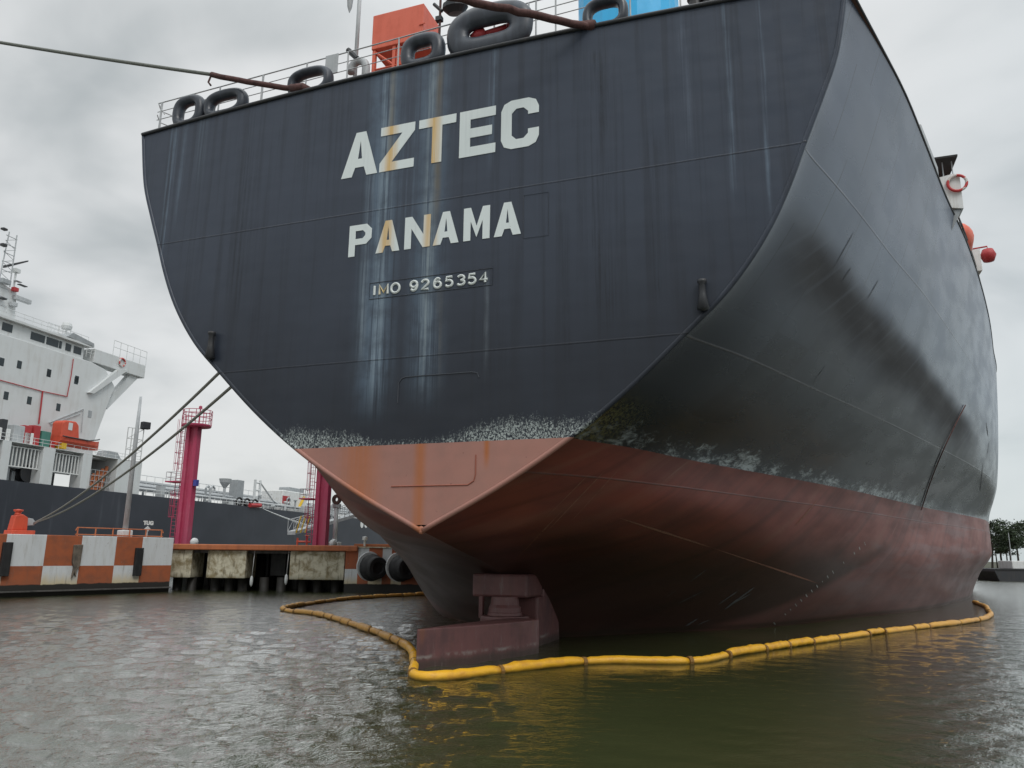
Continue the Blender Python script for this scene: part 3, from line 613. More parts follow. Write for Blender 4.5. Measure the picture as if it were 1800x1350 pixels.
def chpx(u0, u1, vb, vt, rad, depth, s0=.45):
    a = S(u0, vb, .1); b_ = S(u1, vb, .1); c_ = S((u0+u1)/2, vt, .2); xc = (a.x+b_.x)/2; zb = dz(xc)-.12
    o = chock(xc, b_.x-a.x, c_.z-zb, zb, depth, rad, s0)
    # foot plate / cheek behind
    mb = MB(); mb.lathe([(0.02, 0), (.30, 0), (.26, .22), (.02, .25)], T((b_.x-.15, s0+.35, zb+.35), rx=R(-60)), 12); mb.build('fairlead_cheek', M_dark, ship, smooth=True)
    return xc, zb, c_.z
chpx(299, 352, 215, 169, .21, .5, .28); chpx(354, 427, 200, 158, .21, .5, .28); chpx(502, 578, 160, 119, .17, .5, .28)
chpx(700, 777, 115, 58, .26, .55, .3); chpx(781, 934, 85, 4, .44, .55, .3); chpx(1022, 1104, 48, -6, .17, .5, .28)
# towing fitting seen through the big fairlead
tf = MB(); q = S(842, 64, .62); q2 = S(892, 48, .62)
tf.lathe([(0, -.3), (.2, -.28), (.26, 0), (.2, .28), (0, .3)], T((q.x, q.y, q.z), ry=R(70)), 14); tf.tube([q, q2], .13, 10); tf.box((q2.x-.15, .6, q2.z-.2), (q2.x+.15, .8, q2.z+.15)); tf.build('towing_bracket', M_red, ship, smooth=True)
drm = MB(); drm.lathe([(0, -.8), (.35, -.8), (.35, .8), (0, .8)], T((.9, 2.2, 21.6), ry=R(90)), 18); drm.build('winch_drum', M_dark, ship)

# railing
rl = MB(); SR = .9
tl, tr = S(279, 182, SR), S(650, 81, SR)
def rz_(x): return tl.z+(tr.z-tl.z)*(x-tl.x)/(tr.x-tl.x)
print('rail z', tl, tr)
def post(x, y=SR, zt=None, r_=.03): rl.tube([(x, y, 20.3), (x, y, zt or rz_(x))], r_, 6)
xr = S(960, 5, SR).x+8
for off in (0, -.42, -.8):
    rl.tube([(x, SR, rz_(x)+off) for x in np.linspace(tl.x, xr, 12)], .027 if off == 0 else .018, 6)
for u in (295, 334, 393, 466, 541, 612, 700, 792, 868, 929, 942, 977, 1110, 1200): post(S(u, 100, SR).x, r_=.045 if u in (295, 466) else .032)
# corner piece
for zf in (0, -.55):
    a = S(279, 182, SR); rl.tube([(a.x, SR, a.z+zf), (a.x-.35, SR+.5, a.z+zf), (a.x+.1, SR+1.6, a.z+zf), (-13.5, 12, a.z+zf)], .022, 6)
rl.tube([(tl.x, SR, tl.z), (tl.x+.4, SR, tl.z-.6)], .022, 5)
rl.build('railing', M_lgrey, ship)
pn = MB(); a, b_ = S(574, 100, SR), S(594, 128, SR); pn.box((a.x, SR-.05, b_.z), (b_.x, SR-.03, a.z)); pn.build('rail_board', M_lgrey, ship)
# gooseneck vent
gv = MB(); c = S(622, 128, 1.6); gv.tube([(c.x+.75*math.sin(t_)*.0+(-.35*math.cos(t_))+.2, 1.6, c.z+.1+.38*math.sin(t_)) for t_ in np.linspace(-.2, math.pi, 14)]+[(c.x+.55, 1.6, 20.4)], .16, 12)
gv.build('gooseneck_vent', M_lgrey, ship, smooth=True)
gp = MB(); gp.tube([(S(612, 88, 1.5).x, 1.5, S(612, 88, 1.5).z), (S(628, 103, 1.5).x, 1.5, S(628, 103, 1.5).z)], .11, 8); gp.build('lamp_arm', M_dark, ship)
# ensign pole
fp = MB(); a = S(626, 98, 2.2); fp.tube([(a.x, 2.2, 20.4), (a.x, 2.2, a.z+6)], .085, 10); b_ = S(617, 5, 2.2); fp.lathe([(0.02, -.45), (.10, -.2), (.16, .6), (.16, 2)], T((b_.x-.05, 2.2, b_.z)), 12); fp.build('flag_pole', M_lgrey, ship, smooth=True)
# orange cabinet on its frame
s_ = 2.0; a = S(656, 28, s_); b_ = S(745, 10, s_); c = S(656, 87, s_)
cb_ = MB(); cb_.box((a.x, s_, c.z), (b_.x, s_+1.5, a.z)); o = cb_.build('orange_cabinet', M_orange, ship, bevel=.03)
x0, x1 = a.x, b_.x
lg = MB()
for xx in (x0+.03, x0+.95, x0+1.15): lg.box((xx, s_+.05, 20.4), (xx+.13, s_+.2, c.z-.003))
lg.box((x1-.1, s_+1.51, 20.4), (x1+.05, s_+1.66, a.z-.4)); lg.tube([(x0+.15, s_+.1, c.z-.1), (x0+.95, s_+.1, c.z-.8)], .05, 5); lg.tube([(x0+.2, s_+.1, c.z-.9), (x1-.1, s_+.1, c.z-.9)], .05, 5)
lg.tube([(x0+.3, s_+.8, a.z+.02), (x0+.35, s_+.8, a.z+.15), (x1-.35, s_+.8, a.z+.15), (x1-.3, s_+.8, a.z+.02)], .018, 5)
lg.box((x1-.16, s_-.04, c.z+.6), (x1+.1, s_-.003, c.z+.66)); lg.build('cabinet_frame', M_orange, ship)
# pillar right of cabinet and floodlight head
pl_ = MB(); a = S(771, 100, 1.3); b_ = S(771, 0, 1.3); pl_.tube([(a.x, 1.3, 20.4), (a.x, 1.3, b_.z+1.5)], .05, 8)
pl_.build('light_post', M_brown, ship)
fh = MB(); a = S(800, 12, 1.3); fh.lathe([(0, -.28), (.30, -.26), (.50, -.05), (.46, .12), (.25, .25), (0, .3)], T((a.x, 1.3, a.z), rx=R(20)), 16); fh.tube([(a.x-.55, 1.3, a.z-.05), (a.x-.9, 1.3, a.z+.35)], .07, 6); fh.cb((a.x-.65, 1.3, a.z-.38), (.25, .2, .18)); fh.build('floodlight', M_dark, ship)
# funnel, deckhouse
fn = MB(); a = S(1000, 40, 12); b_ = S(1182, 20, 12); N = 24; xc, hw = (a.x+b_.x)/2, (b_.x-a.x)/2; ring = []
for i in range(N):
    th = 2*math.pi*i/N; ring.append((xc+hw*math.copysign(abs(math.cos(th))**.8, math.cos(th)), 14.6+2.6*math.copysign(abs(math.sin(th))**.8, math.sin(th)), 20.4))
fn.prism(ring, (0, 0, 14)); o = fn.build('funnel', M_blue, ship)
fr_ = MB(); fr_.prism([(xc+(p[0]-xc)*.9, 14.6+(p[1]-14.6)*.9, 34.5) for p in ring], (0, 0, 1)); fr_.build('funnel_top', M_dark, ship)
bo = MB()
for u in (1222, 1246):
    a = S(u, 30, .8); bo.lathe([(.2, -1), (.2, .3), (.26, .35), (.26, .48), (0, .5)], T((a.x, 1.0, a.z+.45)), 14)
bo.build('mooring_bitt', M_dark, ship)
wh_ = MB(); a = S(1190, 30, 5); wh_.box((a.x, 5, 20.4), (a.x+1.1, 7, 24.4)); wh_.build('deck_locker', M_white, ship, bevel=.05)
# starboard deck fittings seen over the sheer
def Sx(u, v, s): return S(u, v, s)
bw = MB(); a = Sx(1652, 310, 19); b_ = Sx(1694, 366, 19)
bw.prism([(a.x-1.5, 19, b_.z+.5), (b_.x, 19, b_.z), (b_.x, 19, a.z-.1), (b_.x-.25, 19, a.z+.05), (a.x, 19, a.z-.05), (a.x-1.5, 19, a.z-.05)], (0, 1.2, 0))
bwo = bw.build('bridge_wing', M_white, ship)
pr = MB(); pr.prism([(b_.x-1.0, 19.1, b_.z-.002), (b_.x-.05, 19.1, b_.z-.002), (b_.x-.9, 19.1, b_.z-1.6), (b_.x-1.4, 19.1, b_.z-1.6)], (0, 1, 0)); pr.build('wing_support', M_grey, bwo)
aw = MB(); a1, b1 = Sx(1645, 281, 19), Sx(1684, 300, 19); aw.box((a1.x-.4, 18.7, a1.z-.1), (b1.x, 21.5, a1.z)); aw.build('awning', M_black, bwo)
for xx in (a1.x+.3, b1.x-.2):
    q_ = MB(); q_.tube([(xx, 19.2, a.z-.3), (xx, 19.2, a1.z-.1)], .03, 5); q_.build('awning_post', M_lgrey, bwo)
def lifebuoy(u, v, s, parent, r_=.5, frame=S):
    q_ = MB(); c_ = frame(u, v, s); n = 20
    q_.tube([(c_.x+r_*math.cos(2*math.pi*k/n), s-.08, c_.z+r_*math.sin(2*math.pi*k/n)) for k in range(n)], r_*.17, 8, closed=True)
    return q_.build('lifebuoy', M_lb, parent, smooth=True)
mt, t, b__ = mat('lifebuoy_paint'); x, y, z = t.sep(t.coord()); a_ = t.noise(t.coord(), 2.2, 0); t.put(b__.inputs['Base Color'], t.mix(t.ss(a_, .48, .5), (.5, .04, .04), (.6, .55, .52))); M_lb = mt
lifebuoy(1682, 323, 18.98, bwo, .42)
bx = MB(); bx.prism([(KEY[20.3](11)-.05, 11, 20.3), (KEY[20.3](11)-.05, 11, 21.2), (KEY[20.3](15.5)-.05, 15.5, 21.3), (KEY[20.3](15.5)-.05, 15.5, 20.3)], (-.6, 0, 0)); bx.build('vent_housing', M_lgrey, ship, bevel=.05)
lb = MB(); c = Sx(1684, 408, 25); 
lb.lathe([(0.03, -2.4), (.5, -2.1), (.95, -1.2), (1.1, 0), (1.05, 1.2), (.6, 2.1), (.03, 2.5)], T((c.x, 27, c.z), rx=R(-90)), 20); lbo = lb.build('lifeboat', M_orange, ship, smooth=True)
for ya, yb in ((24.5, 24.6), (29, 28.6)):
    dv = MB(); dv.tube([(c.x-.9, ya, 20.4), (c.x-.6, yb, c.z+.5), (c.x-.2, yb, c.z+1.0)], .12, 6); dv.build('davit', M_dark, ship)
pb = MB(); a = Sx(1702, 440, 30); b_ = Sx(1727, 475, 30); pb.box((a.x, 30, b_.z), (b_.x, 31.5, a.z)); pbo = pb.build('pilot_platform', M_white, ship)
sp_ = MB(); sp_.tube([(b_.x-.3, 30.5, b_.z), (b_.x-.8, 30.5, b_.z-3.2)], .2, 6); sp_.build('platform_support', M_dark, pbo)
rb = MB(); c = Sx(1737, 449, 30.5); rb.lathe([(0, -.45), (.3, -.38), (.45, 0), (.3, .38), (0, .45)], T(c), 14); rb.tube([(b_.x-.7, 30.5, c.z+.5), (c.x, 30.5, c.z+.6), (c.x, 30.5, c.z+.3)], .05, 6); rb.build('signal_ball', M_red, pbo, smooth=True)
pr_ = MB(); c1, c2 = Sx(1700, 422, 30), Sx(1718, 438, 30); pr_.tube([(a.x, 30, a.z), (a.x, 30, a.z+.9), (b_.x-.4, 30, a.z+.9), (b_.x-.4, 30, a.z)], .03, 5); pr_.build('platform_rail', M_lgrey, pbo)
ed = MB(); e0, e1 = 22, 37
ed.tube([(KEY[20.3](s)-.1, s, 21.2) for s in np.linspace(20, 37, 12)], .05, 5)
for s in np.linspace(20, 37, 9): ed.tube([(KEY[20.3](s)-.1, s, 20.3), (KEY[20.3](s)-.1, s, 21.2)], .04, 5)
ed.build('side_rail', M_dark, ship)
# ------------------------------------------------------------------ mooring lines
def toW(p): return O+ST*p[0]+AX*p[1]+Vector((0, 0, p[2]))
def rope(name, pts, r_, mt, label, cat='rope', group=None, sleeve=None):
    mb = MB(); P_ = [Vector(p) for p in pts]; mb.tube(P_, r_, 8); o = mb.build(name, mt, None, smooth=True); tag(o, label, cat, group); return o
def sagline(a, b_, n, sag): return [a.lerp(b_, i/n)-Vector((0, 0, sag*4*(i/n)*(1-i/n))) for i in range(n+1)]
def twist(pts, r_):      # small lay wobble
    return [p+Vector((random.uniform(-1, 1), random.uniform(-1, 1), random.uniform(-1, 1)))*r_*.12 for p in pts]
ck = toW(S(532, 158, .1)); j = at_D(372, 131, ck.y+1.2); far_ = at_D(-260, 28, ck.y+6)
o = rope('mooring_rope', sagline(far_, j, 30, .12), .075, M_rope, 'thick grey rope running to the upper left sky from the stern fairlead', group='mooring lines')
mb = MB(); pts_ = sagline(j, ck, 10, .05); mb.tube(twist(pts_+[ck+AX*.8+Vector((0, 0, .1))], .12), [.11]*11+[.13], 9); mb.tube([j, j+Vector((-.1, 0, -.35)), j+Vector((.02, 0, -.5))], .04, 5); mb.tube([ck-ST*.5+Vector((0,-.1,.12)), ck+Vector((0, -.1, .02)), ck+ST*.3+AX*.4], [.15, .2, .17], 9); mb.build('chafe_sleeve', M_brown, o, smooth=True)
ck2 = toW(S(1040, 48, .1)); j2 = at_D(820, -2, ck2.y-1.6); far2 = at_D(500, -75, ck2.y-4)
o = rope('mooring_rope', twist(sagline(far2, ck2, 26, .05), .25), .125, M_brown, 'rust brown wrapped hawser leading to the fairlead by the blue funnel', group='mooring lines')
mb = MB(); mb.tube([ck2-ST*.6+Vector((0, -.1, .12)), ck2+Vector((0, -.1, 0)), ck2+AX*.7+ST*.1], [.15, .2, .15], 9); mb.build('chafe_sleeve', M_brown, o, smooth=True)

# ------------------------------------------------------------------ near checkered dolphin
QA, QB = at_z(0, 1050, 0), at_z(290, 1040, 0); QD = (QB-QA).normalized(); QN = Vector((QD.y, -QD.x, 0))   # QN points at the camera side
if QN.dot(C0-QA) < 0: QN = -QN
QL = (QB-QA).length; ang = math.atan2(QD.y, QD.x)
def q_on(u, v): d = ray(u, v); t_ = (QA-C0).dot(QN)/d.dot(QN); p = C0+d*t_-QA; return p.dot(QD), p.z
bnd = [q_on(u, v)[0] for u, v in ((10, 960), (79, 970), (142, 970), (203, 970), (249, 970))]
print('check bounds', bnd, 'len', QL, [q_on(*p) for p in ((0, 934), (150, 940), (298, 947), (290, 993), (290, 1022))])
M_chk = checker('chequered_quay', bnd, 2.25, .85, 0)
pier = empty('mooring_platform', QA, ang, 'concrete platform painted with orange and white squares at the left edge', 'platform')
ZQ = 4.62
mb = MB(); mb.box((-9, 0, -3), (QL+.35, 12, ZQ)); mb.build('platform_body', M_chk, pier, bevel=.04)
mb = MB(); mb.box((-9, -.35, .32), (QL+.30, -.003, .42)); mb.build('ledge', M_conc, pier)
for u0, v0, v1, mtq, broke in ((13, 953, 1013, M_black, 0), (136, 958, 1017, M_grey, 1), (244, 963, 1012, M_black, 0)):
    x_, z_a = q_on(u0, v0); _, z_b = q_on(u0, v1); mb = MB()
    if broke:
        mb.prism([(x_-.32, 0, z_a), (x_+.38, 0, z_a+.05), (x_+.33, 0, z_b+1.0), (x_+.1, 0, z_b+.6), (x_+.12, 0, z_b+.1), (x_-.05, 0, z_b+.5), (x_-.2, 0, z_b), (x_-.15, 0, z_b+.9), (x_-.3, 0, z_b+1.3)], (0, -.22, 0))
    else: mb.box((x_-.33, -.3, z_b), (x_+.33, 0, z_a))
    mb.build('fender_strip', paint('worn_rubber', (.16, .13, .10), .8, dirt=.7, dirtc=(.03, .03, .03), scale=2) if broke else mtq, pier, bevel=.04)
def qw(x_, y_, z_): return QA+QD*x_-QN*y_+Vector((0, 0, z_))
def q_up(u, v, y_):   # point on the plane y_ behind the face
    d = ray(u, v); o_ = QA-QN*y_; t_ = (o_-C0).dot(QN)/d.dot(QN); p = C0+d*t_-QA; return p.dot(QD), p.z
# low orange rail
xs0, zt0 = q_up(134, 927, 1.0); xs1, _ = q_up(287, 935, 1.0)
rail = empty('low_handrail', qw(xs0, 1.0, ZQ), ang, 'low orange handrail along the top of the chequered platform', 'railing')
mb = MB(); Lr = xs1-xs0; mb.tube([(0, 0, zt0-ZQ-.25), (.1, 0, zt0-ZQ), (Lr-.1, 0, zt0-ZQ), (Lr, 0, zt0-ZQ-.25)], .05, 6); mb.tube([(0, 0, .12), (Lr, 0, .12)], .05, 6); mb.build('rail_bar', M_deckor, rail)
for k_ in range(6):
    mb = MB(); mb.tube([(.15+(Lr-.3)*k_/5, 0, 0), (.15+(Lr-.3)*k_/5, 0, zt0-ZQ)], .055, 6); mb.build('rail_post', M_deckor, rail)
# mooring hook
hx, hz = q_up(40, 897, 1.6)
hk = empty('mooring_hook', qw(hx, 1.6, ZQ), ang, 'orange red mooring hook and capstan on the left platform', 'mooring hook')
mb = MB(); mb.cb((0, 0, .16), (1.7, 1.4, .32)); mb.build('base_plate', M_brred, hk, bevel=.04)
mb = MB(); mb.prism([(-.75, -.45, .32), (.35, -.45, .32), (.3, -.45, 1.3), (-.1, -.45, 1.55), (-.6, -.45, 1.45)], (0, .9, 0)); mb.build('hook_body', M_brred, hk, bevel=.05)
mb = MB(); mb.lathe([(0, 1.5), (.3, 1.5), (.22, 1.6), (.22, 1.72), (.34, 1.8), (.34, 1.9), (0, 1.95)], T((-.3, 0, 0)), 16); mb.build('capstan_head', M_brred, hk, smooth=True)
mb = MB(); mb.prism([(.35, -.12, .7), (.95, -.12, .75), (1.0, -.12, 1.0), (.8, -.12, 1.25), (.35, -.12, 1.3)], (0, .24, 0)); mb.build('hook_arm', M_lgrey, hk, bevel=.03)
# light pole
px_, pz_ = q_up(219, 941, 2.2); _, ptop = q_up(246, 697, 2.2)
lp = empty('light_pole', qw(px_, 2.2, ZQ), ang, 'tall grey floodlight pole with small cage standing on the chequered platform', 'light pole')
mb = MB(); mb.cb((0, 0, .3), (.95, .95, .6)); mb.build('pole_base', M_lwhite, lp, bevel=.08)
mb = MB(); mb.tube([(0, 0, .6), (0, 0, (ptop-ZQ)*.72), (0, 0, ptop-ZQ)], [.23, .18, .11], 10); mb.build('pole', M_lgrey, lp, smooth=True)
_, zc0 = q_up(235, 810, 2.2); _, zc1 = q_up(235, 752, 2.2); mb = MB(); zc0 -= ZQ; zc1 -= ZQ
for xx in (-.75, -.35, .7):
    mb.tube([(xx, .1, zc0), (xx, .1, zc1)], .045, 5)
for k_ in range(4): zz_ = zc0+(zc1-zc0)*k_/3; mb.tube([(-.75, .1, zz_), (.7, .1, zz_)], .035, 5)
for k_ in range(3): mb.tube([(-.75, .1, zc0+(zc1-zc0)*k_/3), (.7, .1, zc0+(zc1-zc0)*(k_+1)/3)], .03, 5)
mb.build('cage', M_lwhite, lp)
mb = MB(); mb.cb((.75, 0, zc1+.35), (.75, .5, .65)); mb.build('floodlight', M_dark, lp, bevel=.05)
# TUG sign
tx, tz = q_up(258, 938, 1.2)
tg = empty('tug_sign', qw(tx, 1.2, ZQ), ang, 'small white sign reading TUG with an arrow on the platform', 'sign')
mb = MB(); mb.tube([(0, 0, 0), (0, 0, .75)], .06, 8); mb.build('sign_post', M_lwhite, tg)
mb = MB(); mb.prism([(-.28, 0, .75), (-.1, 0, .75), (-.1, 0, .55), (.1, 0, .55), (.1, 0, .75), (.28, 0, .75), (0, 0, 1.0)], (0, -.07, 0)); mb.build('arrow', M_lwhite, tg)
to = text('sign_text', 'TUG', 0, 0, .44, M_white, tg, M=Matrix(((1, 0, 0, -.42), (0, 0, 1, -.04), (0, 1, 0, 1.12), (0, 0, 0, 1))), off=.035)

# stern lines down to the hook
hw_ = qw(hx+.95, 1.6, ZQ+.95)
for i, (u, v, lab) in enumerate(((380, 655, 'upper of the two grey stern ropes from the orange hook to the tanker'), (398, 681, 'lower of the two grey stern ropes from the orange hook to the tanker'))):
    e_ = at_D(u, v, 29.5); d = (e_-hw_); e2 = e_+d*.05
    pts_ = [hw_.lerp(e2, k_/30)-Vector((0, 0, (.9 if i else .75)*4*(k_/30)*(1-k_/30))) for k_ in range(31)]
    o = rope('stern_rope', [hw_+Vector((0, 0, -.1*i))]+pts_[1:], .06, M_rope2, lab, group='mooring lines')

# ------------------------------------------------------------------ long pier beyond
PD = 72.0
def pd(u, v, D=PD): return at_D(u, v, D)
pz = 4.12; xl_, xrr = pd(296, 957).x, pd(690, 960).x
jt = empty('jetty', (xl_, PD, 0), 0, 'long low jetty with orange kerb and stained white concrete blocks', 'jetty')
mb = MB(); mb.box((-4, .4, 3.35), (17.2, 13, 4.02)); mb.build('deck_slab', M_conc, jt)
mb = MB(); mb.box((-.3, -.35, 3.62), (17.4, .38, 4.13)); mb.build('kerb', M_deckor, jt, bevel=.08)
mb = MB(); mb.box((16.1, 4.5, 4.03), (28, 5.0, 4.35)); mb.build('kerb', M_deckor, jt, bevel=.05)
for u0, u1, vt, vb, dp in ((290, 334, 967, 1014, 3), (366, 430, 967, 1015, 3), (511, 604, 967, 1018, 3.0)):
    a, b_ = pd(u0, vt), pd(u1, vb); a2 = pd(u0, vb); mb = MB(); mb.box((a.x-xl_, .0, a2.z-.05), (b_.x-xl_, dp, 3.6)); mb.build('pile_cap', M_cwhite, jt, bevel=.06)
for u0, u1, dd in ((350, 362, 7), (440, 470, 7), (478, 500, 5), (508, 560, 9)):
    a, b_ = pd(u0, 967, PD+dd), pd(u1, 1012, PD+dd); mb = MB(); mb.box((a.x-xl_, dd, b_.z), (b_.x-xl_, dd+2, 3.34)); mb.build('pile_cap', paint('grey_cap', (.13, .13, .13), .85, dirt=.5), jt)
for x_ in (.6, 1.9, 4.1, 5.4, 6.6, 8.6, 10.2, 12.2, 13.6, 15.2):
    for yy in (1.4, 6.5, 10.5):
        mb = MB(); mb.tube([(x_+random.uniform(-.1, .1), yy, -3), (x_, yy, 1.2 if yy < 2 else 3.3)], .42, 14); mb.build('pile', M_pile, jt, smooth=True)
mb = MB(); mb.box((-4, 12, -2), (29, 12.6, 3.3)); mb.build('back_wall', M_pile, jt)
for u, v in ((442, 1021), (503, 1018)):
    q = pd(u, v, PD-.2); mb = MB(); mb.lathe([(.02, -.5), (.12, -.35), (.16, 0), (.12, .3), (.04, .45)], T((q.x-xl_, q.y-PD, q.z)), 10); mb.tube([(q.x-xl_, q.y-PD, q.z+.4), (q.x-xl_, q.y-PD+.3, 3.6)], .03, 4); mb.build('hanging_float', M_lwhite, jt, smooth=True)
# far dolphin with round fenders
fx0 = pd(606, 1000).x; 
M_chk2 = checker('chequered_dolphin', [pd(u, 990).x-fx0 for u in (629, 648, 672, 688, 706)], 2.05, .75, 0)
fd = empty('fender_platform', (fx0, PD, 0), R(0), 'chequered orange and white fender platform at the right end of the jetty', 'platform')
mb = MB(); mb.box((0, .0, -3), (11, 4.4, 3.95)); mb.build('platform_body', M_chk2, fd, bevel=.05)
mb = MB(); mb.box((-.1, -.15, 3.953), (11.1, 4.3, 4.05)); mb.build('platform_edge', M_cwhite, fd)
for u, v, lab in ((655, 998, 'l'), (706, 999, 'r')):
    q = pd(u, v, PD-.9); mb = MB()
    fo = empty('rubber_fender', (q.x-.35, PD-.25, q.z), R(38), 'round black rubber fender clear of the tanker hull' if lab == 'l' else 'round black rubber fender half hidden behind the tanker hull', 'fender', 'round fenders on the platform')
    mb = MB(); mb.lathe([(0, .05), (1.25, .05), (1.3, .1), (1.25, .16), (.9, .17)], T((-.12, 0, .12), rx=R(90)), 30); mb.build('back_plate', M_lwhite, fo)
    mb = MB(); mb.lathe([(1.15, .15), (1.2, .4), (1.12, .75), (1.0, 1.0), (.97, 1.5), (.9, 1.62), (.55, 1.64), (.5, 1.4), (0, 1.38)], T((0, 0, 0), rx=R(90)), 36); mb.build('rubber_ring', M_black, fo, smooth=False, bevel=.02)

# ------------------------------------------------------------------ pink towers
def tower(D, ub, vb, ztop, label):
    b_ = at_D(ub, vb, D); tw = empty('ladder_tower', (b_.x, D, pz), R(-14), label, 'tower', 'pink access towers')
    Hh = ztop-pz; mb = MB()
    wd = .66; mb.prism([(-wd, -.35, 0), (-.25, -.35, 0), (-.2, -.1, 0), (.2, -.1, 0), (.25, -.35, 0), (wd, -.35, 0), (wd, .35, 0), (-wd, .35, 0)], (0, 0, Hh)); mb.build('column', M_pink, tw, bevel=.03)
    mb = MB(); mb.lathe([(0, Hh+.003), (1.35, Hh+.003), (1.4, Hh+.1), (1.4, Hh+.22), (0, Hh+.24)], T((.25, 0, 0)), 28); mb.build('top_platform', M_pink, tw)
    mb = MB(); n = 24
    for zz_ in (.75, 1.3, 1.7): mb.tube([(.25+1.38*math.cos(2*math.pi*k_/n), 1.38*math.sin(2*math.pi*k_/n), Hh+.2+zz_*.85) for k_ in range(n)], .035, 5, closed=True)
    for k_ in range(12): c_, s_ = math.cos(2*math.pi*k_/12), math.sin(2*math.pi*k_/12); mb.tube([(.25+1.38*c_, 1.38*s_, Hh+.2), (.25+1.38*c_, 1.38*s_, Hh+1.66)], .035, 5)
    mb.build('top_rail', M_pink, tw)
    mb = MB(); mb.tube([(.5, 0, Hh+.2), (.5, 0, Hh+1.8)], .06, 6); mb.lathe([(0, 0), (.16, .05), (.16, .3), (0, .4)], T((.5, 0, Hh+1.8)), 10); mb.build('beacon', M_pink, tw)
    lx = -1.25; mb = MB()
    for dx in (-.25, .25): mb.tube([(lx+dx, 0, 0.2), (lx+dx, 0, Hh+1.3)], .04, 5)
    for k_ in range(int(Hh/.35)): mb.tube([(lx-.25, 0, .4+k_*.35), (lx+.25, 0, .4+k_*.35)], .02, 4)
    for k_ in range(5): mb.tube([(lx+.25, 0, 1+k_*Hh/5), (-.78, .1, 1+k_*Hh/5)], .04, 5)
    mb.build('ladder', M_pink, tw)
    mb = MB(); zs_ = [2.6+1.05*k_ for k_ in range(int((Hh-2.6)/1.05)+1)]
    for zz_ in zs_:
        if abs(zz_-Hh*.56) < 1.2: continue
        mb.tube([(lx-.42*math.sin(a_)*1.0, -.15-.5*math.cos(a_), zz_) for a_ in np.linspace(-1.2, 2.6, 9)], .025, 4)
    for a_ in (-.8, 0, .8, 1.6, 2.4):
        mb.tube([(lx-.42*math.sin(a_), -.15-.5*math.cos(a_), 2.6), (lx-.42*math.sin(a_), -.15-.5*math.cos(a_), Hh*.45)], .02, 4)
        mb.tube([(lx-.42*math.sin(a_), -.15-.5*math.cos(a_), Hh*.62), (lx-.42*math.sin(a_), -.15-.5*math.cos(a_), Hh+.8)], .02, 4)
    mb.build('ladder_cage', M_pink, tw)
    mb = MB(); zl = Hh*.52; mb.box((-2.1, -.8, zl), (-.82, .7, zl+.12))
    mb.build('rest_platform', M_pink, tw)
    mb = MB()
    for zz_ in (.5, 1.0): mb.tube([(-.85, -.75, zl+zz_), (-2.05, -.75, zl+zz_), (-2.05, .65, zl+zz_), (-.85, .65, zl+zz_)], .03, 5)
    for p_ in ((-.9, -.75), (-1.5, -.75), (-2.05, -.75), (-2.05, -.1), (-2.05, .65)): mb.tube([(*p_, zl+.1), (*p_, zl+1.0)], .03, 5)
    mb.build('rest_rail', M_lgrey, tw)
    return tw
tw1 = tower(76, 321, 955, at_D(336, 751, 76).z, 'tall pink ladder tower standing left in full view on the jetty')
tw2 = tower(74, 563, 954, at_D(570, 833, 74).z+1.5, 'pink ladder tower whose top is hidden by the big tanker hull')
mb = MB(); mb.cb((.9, -.1, 5.9), (.35, .4, .6)); o = mb.build('blue_box', paint('blue_paint', (.05, .06, .3), .5), tw1)
for twx in (tw1, tw2):
    mb = MB(); mb.lathe([(0, 0), (.3, 0), (.42, .2), (.38, .45), (0, .5)], T((1.3, -.4, .2), ry=R(90)), 14); mb.build('lamp', M_lwhite, twx, smooth=True)
# white post and small light by tower two
a = at_D(588, 955, 75); zt_ = at_D(592, 893, 75).z
wp = empty('lamp_post', (a.x, 75, pz), 0, 'short white lamp post right of the second pink tower', 'lamp post')
mb = MB(); mb.tube([(0, 0, .3), (0, 0, zt_-pz)], .21, 12); mb.build('post', M_lwhite, wp, smooth=True)
mb = MB(); mb.cb((0, 0, .18), (1.1, 1.1, .36)); mb.build('post_base', M_white, wp, bevel=.05)
mb = MB(); mb.cb((0, 0, zt_-pz+.2), (.75, .5, .4)); mb.build('lamp_head', M_lgrey, wp, bevel=.05)
a = at_D(641, 957, 76); bl_ = empty('marker_light', (a.x, 76, pz), 0, 'small white marker light near the right end of the jetty', 'light')
mb = MB(); mb.tube([(0, 0, 0), (0, 0, .55)], .1, 8); mb.build('stem', M_white, bl_); mb = MB(); mb.lathe([(0, .55), (.25, .6), (.25, .9), (0, .95)], T(), 12); mb.build('lamp', M_white, bl_)
# little red valve cluster at tower two
a = at_D(532, 953, 74.5); vv = empty('valve_stand', (a.x, 74.5, pz), 0, 'small red pipe stand at the foot of the second pink tower', 'pipe stand')
mb = MB(); mb.tube([(-.6, 0, .35), (.8, 0, .35)], .09, 8); mb.tube([(-.5, 0, 0), (-.5, 0, .7)], .09, 8); mb.tube([(.4, 0, 0), (.4, 0, .9)], .09, 8); mb.build('pipes', M_brred, vv)
mb = MB(); mb.lathe([(.2, 0), (.25, .03), (.2, .06), (.16, .03), (.2, 0)], T((.4, 0, .9)), 12); mb.build('handwheel', M_brred, vv)
